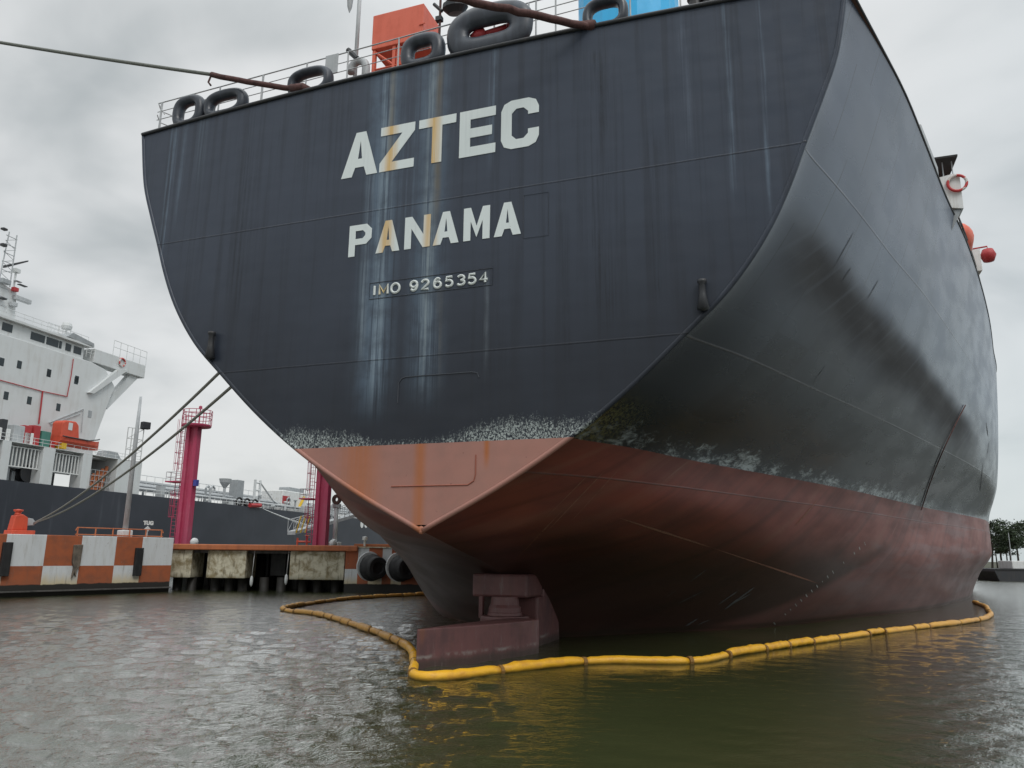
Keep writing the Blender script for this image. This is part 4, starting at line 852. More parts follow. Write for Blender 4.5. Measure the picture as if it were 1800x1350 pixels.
# gangway
g0, g1 = at_D(512, 940, 80), at_D(640, 903, 92)
gw = empty('gangway', g0, 0, 'aluminium gangway with yellow handrails between jetty and the black tanker behind', 'gangway')
d = g1-g0; sd_ = Vector((d.y, -d.x, 0)).normalized()*.5
mb = MB(); mb.prism([-sd_, sd_, sd_+Vector((0, 0, .35)), -sd_+Vector((0, 0, .35))], d); mb.build('walkway', M_lgrey, gw)
for sg in (1, -1):
    mb = MB(); n = 14; mb.tube([sd_*sg+Vector((0, 0, 1.5)), sd_*sg+d+Vector((0, 0, 1.5))], .05, 5)
    for k_ in range(n+1): mb.tube([sd_*sg+d*k_/n+Vector((0, 0, .3)), sd_*sg+d*k_/n+Vector((0, 0, 1.5))], .035, 5)
    for k_ in range(n): mb.tube([sd_*sg+d*k_/n+Vector((0, 0, .3)), sd_*sg+d*(k_+1)/n+Vector((0, 0, 1.5))], .025, 5)
    mb.build('handrail', M_lgrey, gw)
mb = MB()
for k_ in range(3): mb.tube([sd_+Vector((.1+k_*.45, -.1, .2)), sd_+Vector((.5+k_*.45, -.1, 1.9))], .07, 5)
mb.build('yellow_rail', M_yellow, gw)

# ------------------------------------------------------------------ moored tanker behind
def blk():
    mt, t, b = mat('far_hull_paint'); co = t.coord(); x, y, z = t.sep(co); n = t.noise(co, .15, 4, .5); st = t.noise(t.comb(0.0, t.mul(y, .5), t.mul(z, .05)), 1, 5, .6)
    c = t.mix(t.ss(n, .4, .6), (.026, .030, .040), (.034, .038, .050)); c = t.mix(t.mul(t.ss(st, .6, .75), .35), c, (.10, .11, .13)); t.put(b.inputs['Base Color'], c); b.inputs['Roughness'].default_value = .5
    return mt
M_far = blk()
tk = empty('moored_tanker', LO, -LH, 'black hulled tanker with white accommodation block moored behind the jetty', 'ship')
ZD = 13.0; mb = MB()
secs = [(-70, 0), (-20, 0), (150, 0), (185, -3), (205, -9), (222, -15.9)]
vs_ = []
for yy, xi in secs: vs_ += [(xi, yy, -3), (xi, yy, ZD), (-32-xi, yy, ZD), (-32-xi, yy, -3)]
fs_ = []
for i in range(len(secs)-1):
    for k_ in range(4): fs_.append((i*4+k_, (i+1)*4+k_, (i+1)*4+(k_+1) % 4, i*4+(k_+1) % 4))
fs_ += [(0, 1, 2, 3), tuple(len(secs)*4-4+k_ for k_ in range(4))]
mb.add(vs_, fs_); mb.build('hull', M_far, tk)
hb = L(206, 800, -.05).y*0
# arcade deck house: plane x=-.1
def Ly(u, v, x=-.1): return L(u, v, x)
yr = Ly(245, 860).y; zt_l = Ly(0, 772).z; zt_r = Ly(243, 812).z; ztp = (zt_l+zt_r)/2
print('arcade', yr, zt_l, zt_r, [Ly(*p) for p in ((19, 841), (75, 850), (97, 860), (146, 857), (164, 860), (205, 863), (25, 783), (100, 797), (165, 806))])
wall_y = [(-60, Ly(0, 800).y), (Ly(2, 800).y, Ly(18, 800).y), (Ly(76, 800).y, Ly(97, 800).y), (Ly(146, 810).y, Ly(162, 810).y), (Ly(206, 820).y, yr)]
zo = Ly(60, 783).z          # top of the openings
wall_y[0] = (-60, Ly(-2, 800).y-3.5)
mb = MB()
mb.box((-2.2, -60, zo), (-.1, yr, ztp)); 
for a_, b_ in wall_y: mb.box((-2.2 if a_ != wall_y[-1][0] else -9, a_, ZD), (-.1, b_, zo-.003) if a_ != wall_y[-1][0] else (-.1, b_, zo-.003))
mb.build('upper_deck_wall', M_lwhite, tk, bevel=.12)
mb = MB(); mb.box((-9, -60, ZD+.01), (-8.5, yr-10, ztp-.1)); mb.box((-30, -60, ztp-.35), (-2.3, yr-.2, ztp-.1)); mb.build('inner_bulkhead', M_lgrey, tk)
ops = [(wall_y[1][1], wall_y[2][0]), (wall_y[2][1], wall_y[3][0])]
for (a_, b_) in ops:
    mb = MB(); zg0 = ZD+(zo-ZD)*.38; n = 9
    mb.box((-.8, a_, zg0), (-.65, b_, zg0+.15)); mb.box((-.8, a_, zo-.55), (-.65, b_, zo-.42))
    for k_ in range(n): yy = a_+(b_-a_)*(k_+.5)/n; mb.box((-.8, yy-.07, zg0+.153), (-.65, yy+.07, zo-.553))
    mb.build('grating', M_white, tk)
    mb = MB(); mb.box((-2.5, a_, zg0), (-2.3, b_, zo)); mb.build('shade_screen', M_grey, tk)
mb = MB(); c = Ly(65, 838); mb.lathe([(.0, -.3), (1.3, -.3), (1.3, -.15), (.5, -.1), (.5, .6), (1.3, .65), (1.3, .8), (0, .8)], T((-2.6, c.y, ZD+1.5), ry=R(90)), 20); mb.build('winch', M_dark, tk)
for k_ in range(9):
    yy = Ly(24+k_*5, 840).y; mb = MB(); mb.cb((-3+random.uniform(-1, .5), yy, ZD+.6+random.random()*.5), (.5, .6, 1.2+random.random())); mb.build('deck_fitting', random.choice([M_grey, M_dark, M_lgrey]), tk)
mb = MB(); c = Ly(176, 850)
for k_ in range(5): mb.tube([(-1.5, c.y+(-2+k_*.9), ZD), (-1.5, c.y+(-1+k_*.9), ZD+2.2+.5*k_)], .28, 6)
mb.cb((-1.7, c.y, ZD+.6), (1.0, 1.6, 1.2)); mb.build('crane_base', M_deckor, tk)
mb = MB()
for k_ in range(4): mb.box((-1.2, Ly(164, 820).y, ZD+.6+k_*.9), (-1.1, wall_y[4][0], ZD+.68+k_*.9))
for k_ in range(7): yy = Ly(164, 820).y+(wall_y[4][0]-Ly(164, 820).y)*k_/6; mb.tube([(-1.15, yy, ZD), (-1.15, yy, ZD+3.4)], .05, 4)
mb.build('grille', M_lgrey, tk)
# accommodation block: side plane x=-4
HX = -4.0
def Lh(u, v, x=HX): return L(u, v, x)
pr1 = Lh(166, 775); pr2 = Lh(193, 703); pr3 = Lh(200, 668); zroof = Lh(60, 618).z; zbot = ztp-.1
blkp = [(HX, -60, zbot), (HX, Lh(163, 800).y, zbot), (HX, pr1.y, pr1.z), (HX, pr2.y, pr2.z), (HX, pr2.y+.8, pr2.z+2.5), (HX, Lh(186, 650).y, Lh(186, 650).z), (HX, Lh(160, 640).y, Lh(160, 636).z), (HX, -60, Lh(160, 636).z)]
mb = MB(); mb.prism(blkp, (-24, 0, 0)); acc = mb.build('accommodation_block', M_lwhite, tk, bevel=.1)
zr0 = Lh(160, 636).z
mb = MB(); yb1 = Lh(150, 640).y; mb.box((HX-22, -60, zr0+.003), (HX-.6, yb1, zr0+2.4)); mb.build('wheelhouse', M_lwhite, acc, bevel=.1)
mb = MB(); mb.box((HX-23, -60, zr0+2.403), (HX+.1, yb1+.8, zr0+2.75)); mb.build('wheelhouse_roof', M_lwhite, acc)
for u0, u1 in ((2, 20), (55, 80), (84, 105), (107, 111), (119, 128), (134, 147)):
    mb = MB(); y0_, y1_ = Lh(u0, 620).y, Lh(u1, 625).y; mb.box((HX-.62, y0_, zr0+.75), (HX-.55, y1_, zr0+1.95)); mb.build('wheelhouse_window', M_glass, acc)
for u, v in ((34, 641), (86, 655.5), (134, 669), (10.7, 695.5), (51.5, 704), (102.5, 716), (135, 667), (158, 728), (3, 636), (86, 656)):
    p_ = Lh(u, v); mb = MB(); mb.box((HX-.1, p_.y-.42, p_.z-.62), (HX+.04, p_.y+.42, p_.z+.62)); mb.build('window', M_glass if u != 158 else M_grey, acc, bevel=.1)
mb = MB()
def pipe(pp, r_=.07): mb.tube([(HX+.12, Lh(*q_).y, Lh(*q_).z) for q_ in pp], r_, 6)
pipe([(-10, 666), (74, 688), (117, 697)]); pipe([(74, 688), (67, 745)], .12); pipe([(117, 697), (124, 660), (128, 631)], .07); mb.build('fire_main', M_red, acc)
mb = MB(); 
def pipe2(pp, r_=.07): mb.tube([(HX+.15, Lh(*q_).y, Lh(*q_).z) for q_ in pp], r_, 5)
pipe2([(85, 743), (145, 719), (142, 760)], .09); pipe2([(88, 746), (140, 727)]); mb.build('davit', M_lgrey, acc)
# bridge wing forward of the block
a, b_, c = Lh(189, 632), Lh(257, 640), Lh(254, 663)
mb = MB(); y0_, y1_ = a.y-3, b_.y; zt_, zb_ = Lh(222, 631).z, Lh(222, 655).z
mb.box((HX-2.5, y0_, zb_), (HX-.02, y1_, zt_)); wing = mb.build('bridge_wing', M_lwhite, acc, bevel=.1)
mb = MB(); s0_ = Lh(189, 663); s1_ = Lh(205, 703)
mb.prism([(HX-1.5, Lh(255, 660).y-1.0, zb_-.003), (HX-1.5, Lh(255, 660).y-3.2, zb_-.003), (HX-1.5, Lh(204, 692).y, Lh(204, 692).z), (HX-1.5, pr2.y-.1, pr2.z-.6), (HX-1.5, pr2.y+.2, pr2.z-1.6)], (1.0, 0, 0)); mb.build('wing_bracket', M_lwhite, acc)
mb = MB(); mb.prism([(HX+.02, Lh(222, 650).y, Lh(222, 650).z), (HX+.02, Lh(203, 650).y, Lh(203, 650).z), (HX+.02, Lh(152, 690).y, Lh(152, 690).z), (HX+.02, Lh(160, 692).y, Lh(160, 692).z)], (.6, 0, 0)); mb.build('wing_bracket', M_lwhite, acc)
mb = MB()
for u0, u1, zt2 in ((197, 257, 2.6), (150, 190, 1.4)):
    ya, yb_ = Lh(u0, 640).y, Lh(u1, 640).y; n = 5
    base = zt_ if u0 > 190 else zb_+.6
    for hh in (zt2, zt2*.55): mb.tube([(HX-.1, ya, base+hh), (HX-.1, yb_, base+hh)], .05, 5)
    for k_ in range(n+1): mb.tube([(HX-.1, ya+(yb_-ya)*k_/n, base), (HX-.1, ya+(yb_-ya)*k_/n, base+zt2)], .05, 5)
mb.build('wing_rail', M_lwhite, acc)
mb = MB(); c_ = Lh(214, 637); mb.tube([(HX+.12, c_.y+.7*math.cos(2*math.pi*k_/16), c_.z+.7*math.sin(2*math.pi*k_/16)) for k_ in range(16)], .15, 6, closed=True); mb.build('lifebuoy', M_lb, acc)
mb = MB(); mb.prism([(HX+.1, Lh(115, 618).y, zr0+2.9), (HX+.1, Lh(125, 612).y, zr0+3.8), (HX+.1, Lh(162, 626).y, zr0+3.2), (HX+.1, Lh(162, 628).y, zr0+2.5)], (-3, 0, 0)); mb.build('sun_awning', M_grey, acc)
# monkey island rail, masts, domes
mb = MB(); zr2 = zr0+2.76
for hh in (.6, 1.2): mb.tube([(HX, -60, zr2+hh), (HX, yb1, zr2+hh)], .04, 5)
for k_ in range(34): mb.tube([(HX, yb1-k_*1.6, zr2), (HX, yb1-k_*1.6, zr2+1.2)], .04, 4)
mb.build('roof_rail', M_lwhite, acc)
def antenna(u, vb, vt, r_=.09, top=None, mtq=M_lwhite, x=HX-3):
    a_, b_ = Lh(u, vb, x), Lh(u+ (vb-vt)*.06, vt, x); mb = MB(); mb.tube([(x, a_.y, zr2-.3), (x, a_.y, b_.z)], r_, 6)
    if top == 'dome': mb.lathe([(0, 0), (.75, .0), (.85, .5), (.7, 1.0), (0, 1.25)], T((x, a_.y, b_.z)), 16)
    if top == 'arm': mb.cb((x, a_.y, b_.z), (.3, 1.6, .12))
    mb.build('antenna', mtq, acc)
antenna(113, 605, 578, .12, 'dome'); antenna(57, 600, 576, .1, 'arm'); antenna(137, 620, 597, .05); antenna(163, 630, 606, .05); antenna(80, 605, 588, .06, 'arm'); antenna(100, 610, 590, .05, 'arm')
mb = MB()
for k_ in range(7): yy = Lh(80+k_*7, 600, HX-3).y; mb.tube([(HX-3, yy, zr2), (HX-3, yy, zr2+2.4)], .05, 5)
for hh in (1.2, 1.8, 2.4): mb.tube([(HX-3, Lh(80, 600, HX-3).y, zr2+hh), (HX-3, Lh(122, 600, HX-3).y, zr2+hh)], .05, 5)
mb.build('compass_platform', M_lwhite, acc)
# radar mast at left frame edge
mx = HX-5; mc = Lh(2, 560, mx); Z = lambda v: Lh(5, v, mx).z
mb = MB(); mb.prism([(mx, mc.y-4, zr2), (mx, mc.y+2.6, zr2), (mx, mc.y+2.0, Z(505)), (mx, mc.y-1.5, Z(495)), (mx, mc.y-3, Z(505))], (-3, 0, 0)); mast = mb.build('radar_mast', M_lwhite, tk, bevel=.1)
mb = MB()
for k_ in range(10):
    vv_ = 410+k_*16; zz_ = Z(vv_); mb.tube([(mx, mc.y-1.4, zz_), (mx, mc.y+.6, zz_)], .07, 5)
for dy in (-1.4, .6): mb.tube([(mx, mc.y+dy, Z(500)), (mx, mc.y+dy*.7, Z(402))], .1, 6)
for k_ in range(9): mb.tube([(mx, mc.y+(-1.4 if k_ % 2 else .6), Z(410+k_*10)), (mx, mc.y+(.6 if k_ % 2 else -1.4), Z(420+k_*10))], .05, 4)
mb.build('mast_top', M_lgrey, mast)
mb = MB(); p1, p2 = Lh(10, 468, mx), Lh(50, 459, mx); mb.prism([(mx, p1.y, p1.z-.25), (mx, p2.y, p2.z-.12), (mx, p2.y, p2.z+.12), (mx, p1.y, p1.z+.2)], (-.5, 0, 0)); mb.build('radar_scanner', M_dark, mast)
mb = MB(); p_ = Lh(29, 472, mx); mb.tube([(mx, p_.y, p_.z-.1), (mx, p_.y, Z(505))], .16, 8); mb.cb((mx, p_.y, p_.z-.4), (.9, .9, .6)); mb.build('scanner_pedestal', M_lwhite, mast)
for u, v, du, dv_, mtq in ((38, 502, 14, 4, M_dark), (25, 509, 7, 10, M_red), (8, 495, 14, 14, M_grey), (38, 527, 28, 2.5, M_lgrey), (22, 535, 9, 11, M_lgrey), (12, 566, 24, 6, M_brown), (4, 525, 8, 6, M_dark), (24, 584, 7, 7, M_dark), (30, 495, 10, 5, M_grey), (5, 431, 7, 8, M_dark), (6, 403, 7, 7, M_dark)):
    p1, p2 = Lh(u-du/2, v-dv_/2, mx+.3), Lh(u+du/2, v+dv_/2, mx+.3); mb = MB(); mb.box((mx+.1, p1.y, min(p1.z, p2.z)), (mx+.8, p2.y, max(p1.z, p2.z))); mb.build('mast_fitting', mtq, mast, bevel=.08)
# deck clutter above the arcade
for u0, v0, u1, v1, mtq in ((26, 746, 42, 774, M_lgrey), (44, 747, 56, 758, M_red), (44, 759, 58, 778, M_white), (62, 747, 72, 756, M_red), (75, 757, 88, 778, M_green), (0, 751, 18, 768, M_white), (6, 736, 14, 744, M_dark), (90, 774, 97, 784, M_red)):
    p1, p2 = Ly(u0, v0, -1.2), Ly(u1, v1, -1.2); mb = MB(); mb.box((-2.5, p1.y, ztp-.05), (-1.2, p2.y, max(p1.z, ztp+.5))); mb.build('deck_box', mtq, tk, bevel=.08)
mb = MB()
for hh in (.5, 1.0): mb.tube([(-.3, -40, ztp+hh), (-.3, yr-.3, ztp+hh)], .04, 5)
for k_ in range(50): mb.tube([(-.3, yr-.3-k_*1.5, ztp), (-.3, yr-.3-k_*1.5, ztp+1)], .035, 4)
mb.build('deck_rail', M_lwhite, tk)
# rescue boat in its cradle
p1, p2 = Ly(105, 770, -.4), Ly(180, 782, -.4); yb0, yb1_ = p1.y, p2.y; zb0 = ztp+.75
rbt = empty('rescue_boat', LO+LST*(-1.2)+LAX*yb0+Vector((0, 0, zb0)), -LH, 'bright orange rescue boat on the upper deck of the black tanker', 'rescue boat')
Lb = yb1_-yb0; hh = Lb*.145
mb = MB(); rows_ = []
prof = [(0, .75, 0), (.1, .95, 0), (.5, 1.0, -.0), (.8, .8, .05), (.93, .45, .12), (1.0, .06, .2)]
vs_ = []
for tq, wq, rise in prof:
    for (xw, zh) in ((-1, 1), (-.95, .5), (-.5, .0), (0, -.08), (.5, 0), (.95, .5), (1, 1)):
        vs_.append((xw*wq*1.3, tq*Lb, (zh*hh if zh >= 1 else zh*hh+(rise*1.5))+rise*1.5*0+(rise*2 if zh >= 1 else 0)))
fs_ = [(i*7+k_, (i+1)*7+k_, (i+1)*7+k_+1, i*7+k_+1) for i in range(len(prof)-1) for k_ in range(6)]
fs_ += [tuple(range(7)), ]+[(i*7, i*7+6, (i+1)*7+6, (i+1)*7) for i in range(len(prof)-1)]
mb.add(vs_, fs_); mb.build('boat_hull', M_brred, rbt)
mb = MB(); mb.prism([(-1.0, 0, hh*.8), (-1.0, Lb*.42, hh*.8), (-1.0, Lb*.37, hh*2.7), (-1.0, Lb*.30, hh*3.1), (-1.0, Lb*.06, hh*3.0), (-1.0, 0, hh*2.7)], (2.0, 0, 0)); mb.build('boat_cabin', M_brred, rbt, bevel=.2)
mb = MB(); mb.box((1.003, Lb*.13, hh*1.9), (1.05, Lb*.22, hh*2.8)); mb.build('cabin_window', M_lwhite, rbt)
mb = MB(); mb.tube([(1.35, 0, hh*1.0), (1.35, Lb*.6, hh*1.0), (.8, Lb*.88, hh*1.4), (.1, Lb, hh*1.6)], .1, 6); mb.build('fender_rope', M_dark, rbt)
mb = MB(); mb.box((-.6, Lb*.05, -.6), (1.0, Lb*.15, .3)); mb.build('cradle', M_yellow, rbt)
# forward deck: pipes, vents, deckhouse
M_pw = M_lwhite
clt = random.Random(3)
yq = lambda u: Ly(u, 880, -2).y
mb = MB()
for xx, zz_, rr in ((-4, 1.4, .35), (-6, 2.2, .3), (-9, 2.6, .45), (-12, 3.6, .4)): mb.tube([(xx, yr+1, ZD+zz_), (xx, 170, ZD+zz_)], rr, 8)
mb.build('cargo_pipe', M_lgrey, tk)
mb = MB()
for hh in (.55, 1.1): mb.tube([(-.3, yr, ZD+hh), (-.3, 180, ZD+hh)], .05, 4)
for k_ in range(75): mb.tube([(-.3, yr+k_*2, ZD), (-.3, yr+k_*2, ZD+1.1)], .045, 4)
mb.build('fore_rail', M_lwhite, tk)
mb = MB()
for hh in (3.4, 4.5): mb.tube([(-8, yr+2, ZD+hh), (-8, 160, ZD+hh)], .06, 4)
for k_ in range(60): mb.tube([(-8, yr+2+k_*2.3, ZD), (-8, yr+2+k_*2.3, ZD+4.5)], .06, 4)
mb.build('catwalk', M_lwhite, tk)
for k_ in range(64):
    yy = yr+1+clt.random()**1.1*115; xx = -clt.uniform(1, 10); hgt_ = clt.uniform(1.0, 3.4); kind = clt.randrange(4); mb = MB()
    if kind == 0: mb.tube([(xx, yy, ZD), (xx, yy, ZD+hgt_), (xx, yy+.7, ZD+hgt_+.5), (xx, yy+1.4, ZD+hgt_), (xx, yy+1.4, ZD+hgt_-.5)], .22, 7)
    elif kind == 1: mb.tube([(xx, yy, ZD), (xx, yy, ZD+hgt_)], .2, 8); mb.lathe([(0, -.2), (.45, -.15), (.45, .15), (0, .25)], T((xx, yy, ZD+hgt_)), 10)
    elif kind == 2: mb.cb((xx, yy, ZD+hgt_*.35), (1.0, clt.uniform(.6, 2), hgt_*.7))
    else:
        for q_ in (0, .8, 1.6): mb.tube([(xx, yy+q_, ZD), (xx, yy+q_, ZD+hgt_)], .08, 5)
        mb.tube([(xx, yy, ZD+hgt_), (xx, yy+1.6, ZD+hgt_)], .12, 5)
    mb.build('deck_fitting', clt.choice([M_lwhite, M_lgrey, M_grey, M_lwhite, M_dark]), tk)
for u, vt, hw_, mtq in ((43+245, 0, 0, None),):
    pass
X5 = -5
a, b_ = L(414, 890, X5), L(430, 845, X5); mb = MB(); mb.box((X5-2, a.y, ZD), (X5, b_.y, b_.z)); mb.build('engine_casing', M_grey, tk, bevel=.1)
a = L(396, 845, X5); mb = MB(); mb.tube([(X5, a.y, ZD), (X5, a.y, a.z-1)], .3, 8); mb.lathe([(.3, -1.2), (1.1, 0), (1.3, .8), (0, .9)], T((X5, a.y, a.z-.4)), 14); mb.build('vent_mast', M_lgrey, tk)
for u in (449, 456): pass
a, b_ = L(449, 843, X5), L(458, 843, X5); c_ = L(480, 880, X5)
mb = MB(); mb.tube([(X5, a.y, ZD), (X5, a.y, a.z)], .3, 7); mb.tube([(X5, b_.y, ZD), (X5, b_.y, a.z)], .3, 7)
for f_ in (.4, .65, .9): mb.tube([(X5, a.y, ZD+(a.z-ZD)*f_), (X5, b_.y, ZD+(a.z-ZD)*f_)], .18, 5)
mb.tube([(X5, b_.y, a.z-.5), (X5, c_.y, c_.z), (X5, L(500, 890, X5).y, ZD+1)], .2, 5); mb.build('hose_crane', M_lwhite, tk)
a, b_ = L(495, 900, X5), L(541, 868, X5); mb = MB(); mb.box((X5-6, a.y, ZD), (X5, b_.y, b_.z)); o = mb.build('pump_house', M_white, tk, bevel=.2)
p1, p2 = L(497, 871, X5), L(508, 886, X5); mb = MB(); mb.box((X5+.003, p1.y, p2.z), (X5+.06, p2.y, p1.z)); mb.build('red_panel', M_red, o)
p1, p2 = L(524, 892, X5), L(533, 874, X5); mb = MB(); mb.tube([(X5+.3, p1.y, p1.z), (X5+.3, p2.y, p2.z)], .35, 6); mb.build('yellow_hose', M_yellow, o)
p1, p2 = L(508, 867, X5-2), L(534, 860, X5-2); mb = MB(); mb.box((X5-5, p1.y, b_.z-.3), (X5-2, p2.y, p2.z)); mb.build('fan_unit', M_grey, o, bevel=.2)
mb = MB()
for k_ in range(3): yy = L(420+k_*14, 888, -.8).y; mb.tube([(-.8, yy+1.0*math.cos(a_), ZD+.9+.8*math.sin(a_)) for a_ in np.linspace(0, 6.28, 14)[:-1]], .22, 6, closed=True)
mb.build('fender_tyre', M_black, tk)
mb = MB(); p1, p2 = L(440, 888, 0.3), L(458, 892, .3); mb.tube([(.2, p1.y, ZD+.3), (.2, p2.y, ZD+.5)], .5, 6); mb.build('red_hose', M_red, tk)
a = Ly(225, 797, -1); mb = MB(); mb.prism([(-3, Ly(193, 800).y, ztp), (-3, Ly(198, 795).y, ztp+1.2), (-3, Ly(214, 797).y, ztp+1.2), (-3, Ly(222, 805).y, ztp)], (2, 0, 0)); mb.build('boat_cover', M_grey, tk)
# slack white lines from the far tanker to the gangway
for i, v0 in enumerate((893, 896)):
    a = LO+LST*.2+LAX*L(462, v0, .2).y+Vector((0, 0, ZD-.1)); b_ = at_D(545, 925+i*2, 83); b_.z -= 0
    rope('shore_line', sagline(a, b_, 14, .12), .07, M_lwhite, ('upper' if i == 0 else 'lower')+' thin white line from the far tanker down to the gangway', group='thin white lines to the gangway')
# hull draught numerals at the far tanker bow area
mb = MB()
for k_, u in enumerate((636, 643, 650)):
    p_ = L(u, 922, 0); mb.lathe([(0, 0), (1.0, 0), (1.0, .06), (0, .06)], T((.0, p_.y, p_.z), ry=R(90)), 12)
mb.build('hull_mark', M_white, tk)

# ------------------------------------------------------------------ containment boom
M_bm, t, b__ = mat('boom_fabric'); co = t.coord(); x, y, z = t.sep(co); n = t.noise(co, 2.2, 6, .65)
wn = t.noise(co, .5, 3, .5)
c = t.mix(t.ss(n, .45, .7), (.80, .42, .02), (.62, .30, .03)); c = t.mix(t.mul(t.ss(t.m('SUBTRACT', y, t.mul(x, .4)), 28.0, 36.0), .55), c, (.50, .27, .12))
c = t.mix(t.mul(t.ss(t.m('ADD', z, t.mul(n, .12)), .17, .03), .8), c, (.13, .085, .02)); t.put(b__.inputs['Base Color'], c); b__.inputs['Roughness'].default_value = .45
t.put(b__.inputs['Normal'], t.bump(t.noise(co, 7, 4, .6, 1.0), .5, .04))
bmr = empty('containment_boom', (0, 0, 0), 0, 'yellow floating oil boom strung round the tanker stern on the water', 'boom')
ctrl = [(-3.5, 79), (-6.8, 69.7), (-11.4, 62.4), (-13.4, 56.2), (-14.0, 50.4), (-13.8, 48.8), (-12.8, 47.2), (-10.7, 45), (-7.65, 39.2), (-5.14, 33.8), (-3.64, 29.6), (-3.05, 26.2), (-2.72, 23.5), (-1.9, 23.3), (-.08, 24.8), (2.94, 27.0), (6.22, 27.3), (8.48, 29.7), (13.54, 34.5), (18.29, 38.8), (26.2, 45.4), (30.2, 50.2), (33.3, 55.6), (35.9, 60.3), (37.6, 64.6)]
def cat(P_, n=14):
    out = []
    for i in range(len(P_)-1):
        p0 = Vector(P_[max(i-1, 0)]); p1 = Vector(P_[i]); p2 = Vector(P_[i+1]); p3 = Vector(P_[min(i+2, len(P_)-1)])
        for k_ in range(n): u = k_/n; out.append(.5*((2*p1)+(p2-p0)*u+(2*p0-5*p1+4*p2-p3)*u*u+(3*p1-p0-3*p2+p3)*u**3))
    out.append(Vector(P_[-1])); return out
path = cat(ctrl); acc_ = [0]
for a, b_ in zip(path, path[1:]): acc_.append(acc_[-1]+(b_-a).length)
def along(s):
    s = min(max(s, 0), acc_[-1]-1e-4); i = int(np.searchsorted(acc_, s))-1; i = max(i, 0); f_ = (s-acc_[i])/(acc_[i+1]-acc_[i]); return path[i].lerp(path[i+1], f_)
s = 0; br = random.Random(4); nseg = 0
while s < acc_[-1]-.5:
    near = along(s); ln = br.uniform(1.4, 2.1) if near.x < -3.2 else br.uniform(1.6, 4.2); e_ = min(s+ln, acc_[-1]); mb = MB(); K = 15; pp = []; rr = []
    zoff = br.uniform(-.03, .04); rb_ = br.uniform(.135, .175); dxy = br.uniform(-.03, .03)
    for k_ in range(K):
        f_ = k_/(K-1); p_ = along(s+.03+(e_-s-.06)*f_); ed_ = min(f_, 1-f_); pf = min(1, .74+ed_*3.0)
        pp.append((p_.x+dxy, p_.y+br.uniform(-.015, .015), .085+zoff-(1-pf)*.10+br.uniform(-.012, .012))); rr.append(rb_*pf*br.uniform(.88, 1.10))
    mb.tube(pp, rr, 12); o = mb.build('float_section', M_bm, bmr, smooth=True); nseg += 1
    if e_ < acc_[-1]-1:
        mb = MB(); p_ = along(e_); q_ = along(e_+.1); d = (q_-p_).normalized()
        mb.tube([(p_.x-d.x*.07, p_.y-d.y*.07, .06), (p_.x+d.x*.07, p_.y+d.y*.07, .06)], .16, 10); mb.build('coupling', paint('boom_strap', (.25, .13, .03), .7) if nseg == 1 else bpy.data.materials['boom_strap'], bmr)
    s = e_
mb = MB()      # skirt under the floats
sk = []; 
for p_ in path: sk.append(p_)
mb.v = [(p_.x, p_.y, -.0) for p_ in sk]+[(p_.x, p_.y, -.6) for p_ in sk]; n = len(sk); mb.f = [(i, i+1, n+i+1, n+i) for i in range(n-1)]
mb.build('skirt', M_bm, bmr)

# ------------------------------------------------------------------ far shore at right
M_sand = paint('shore_ground', (.055, .055, .032), .9, dirt=.6, scale=.2)
g = MB(); n = 40; vs_ = []
for i in range(n+1):
    f_ = i/n; x_ = 60+240*f_; w1 = 150+1.5*math.sin(i*1.3); 
    vs_ += [(x_, w1, -1.0), (x_, w1+3, .9+.2*math.sin(i*2.1)), (x_, w1+12, 1.6), (x_, 900, 2.5)]
g.add(vs_, [(i*4+k_, (i+1)*4+k_, (i+1)*4+k_+1, i*4+k_+1) for i in range(n) for k_ in range(3)])
tag(g.build('shore_ground', M_sand), kind='structure')
mt, t, b__ = mat('leaf'); oi = t.n.new('ShaderNodeNewGeometry').outputs['Random Per Island']; t.put(b__.inputs['Base Color'], t.mix(oi, (.018, .032, .014), (.045, .07, .028))); b__.inputs['Roughness'].default_value = .7; M_leaf = mt
M_bark = paint('bark', (.06, .05, .04), .9)
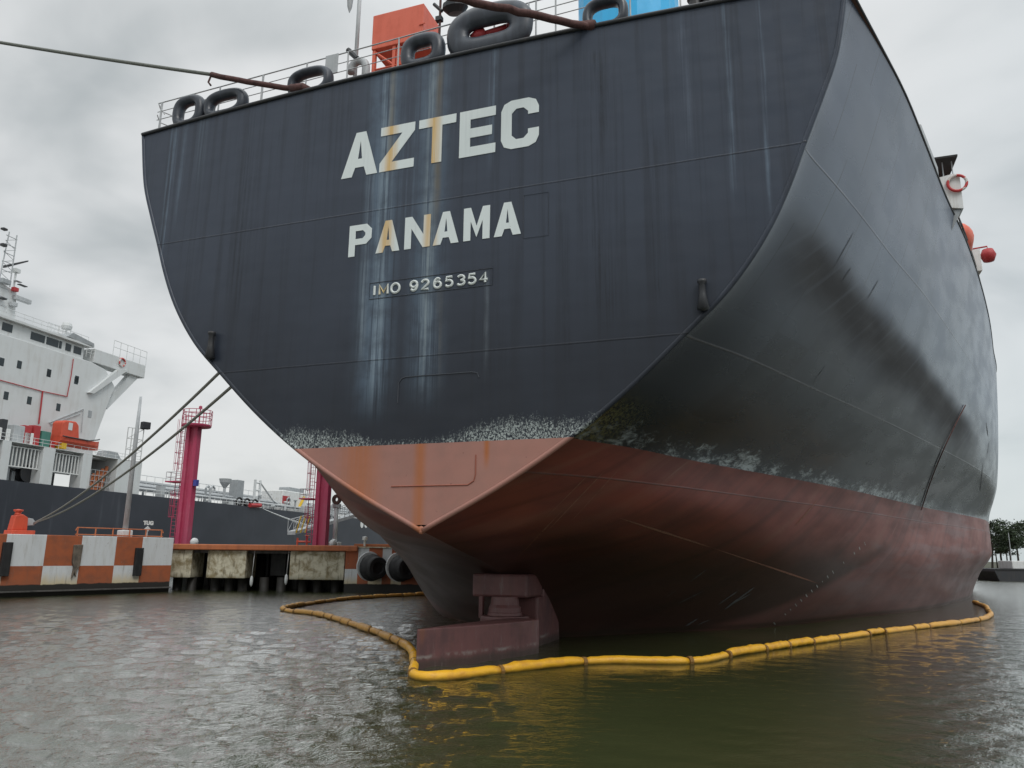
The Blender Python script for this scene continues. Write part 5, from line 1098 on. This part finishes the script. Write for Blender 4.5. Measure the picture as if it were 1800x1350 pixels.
def tree(x_, y_, h_, seed, label, spread=1.0):
    rr = random.Random(seed); tr_ = empty('pine_tree', (x_, y_, 1.2), rr.random()*6, label, 'tree', 'trees on the far shore')
    mb = MB(); top = Vector((rr.uniform(-.6, .6), rr.uniform(-.6, .6), h_*.92)); mb.tube([(0, 0, -.3), top*.5+Vector((.2, 0, 0)), top], [h_*.022, h_*.014, .03], 7)
    limbs = []
    for k_ in range(17):
        f_ = .42+.55*k_/17; p_ = top*f_; an = rr.random()*6.28; ln = h_*(.30*(1-f_)+.10)*spread*rr.uniform(.6, 1.25); e_ = p_+Vector((math.cos(an)*ln, math.sin(an)*ln, ln*rr.uniform(.1, .6)))
        mb.tube([p_, e_], [.07, .02], 5); limbs.append((p_, e_))
    mb.build('trunk', M_bark, tr_)
    vs_ = []; fs_ = []
    for p_, e_ in limbs:
        for c_ in range(4):
            cc = p_.lerp(e_, .35+.65*rr.random()); rad = h_*.04*rr.uniform(.4, 1.7)
            for q_ in range(26):
                o_ = Vector((rr.gauss(0, 1.2), rr.gauss(0, 1.2), rr.gauss(0, .5)))*rad; c2 = cc+o_; d1 = Vector((rr.uniform(-1, 1), rr.uniform(-1, 1), rr.uniform(-.3, 1))).normalized()*.28; d2 = d1.cross(Vector((rr.uniform(-1, 1), rr.uniform(-1, 1), rr.uniform(-1, 1)))).normalized()*.08
                k0 = len(vs_); vs_ += [c2-d2, c2+d2, c2+d2+d1, c2-d2+d1]; fs_.append((k0, k0+1, k0+2, k0+3))
    cr = MB(); cr.add(vs_, fs_); cr.build('crown', M_leaf, tr_)
for i, (u, Dq, hh, lab) in enumerate(((1722, 168, 9, 'dark tree on the far shore closest to the tanker hull'), (1744, 160, 10.5, 'dark tree with two humps just right of the tanker hull'), (1762, 166, 11, 'tallest dark tree on the far shore behind the moored barge'), (1778, 158, 9, 'shorter dark tree behind the bow of the moored barge'), (1792, 164, 10.8, 'dark tree at the right edge of the far shore'), (1808, 170, 11, 'dark tree cut by the right edge of the picture'), (1754, 175, 8, 'low bushy tree between the taller far shore trees'), (1772, 176, 8.4, 'small rounded tree set back among the far shore trees'))):
    p_ = at_D(u, 1000, Dq); tree(p_.x, Dq, hh, i+1, lab, 1.15)
# barge
p_ = at_D(1752, 1015, 132); bg_ = empty('barge', (p_.x, 132, 0), R(-4), 'dark low barge with white cabin moored off the far shore', 'barge')
mb = MB(); mb.prism([(.6, 0, -.6), (30, 0, -.6), (30, 0, 2.0), (0, 0, 2.0), (-.2, 0, 1.5)], (0, 7, 0)); mb.build('barge_hull', M_dark, bg_, bevel=.1)
mb = MB(); mb.box((2.4+1, 1.2, 2.003), (9, 5.5, 3.3)); mb.build('cabin', M_white, bg_, bevel=.08)
mb = MB(); mb.tube([(4.4, 3, 3.3), (4.4, 3, 8)], .06, 6); mb.build('mast', M_lgrey, bg_)
mb = MB(); mb.box((0, -.1, 1.75), (30, -.003, 1.98)); mb.build('rub_rail', M_black, bg_)
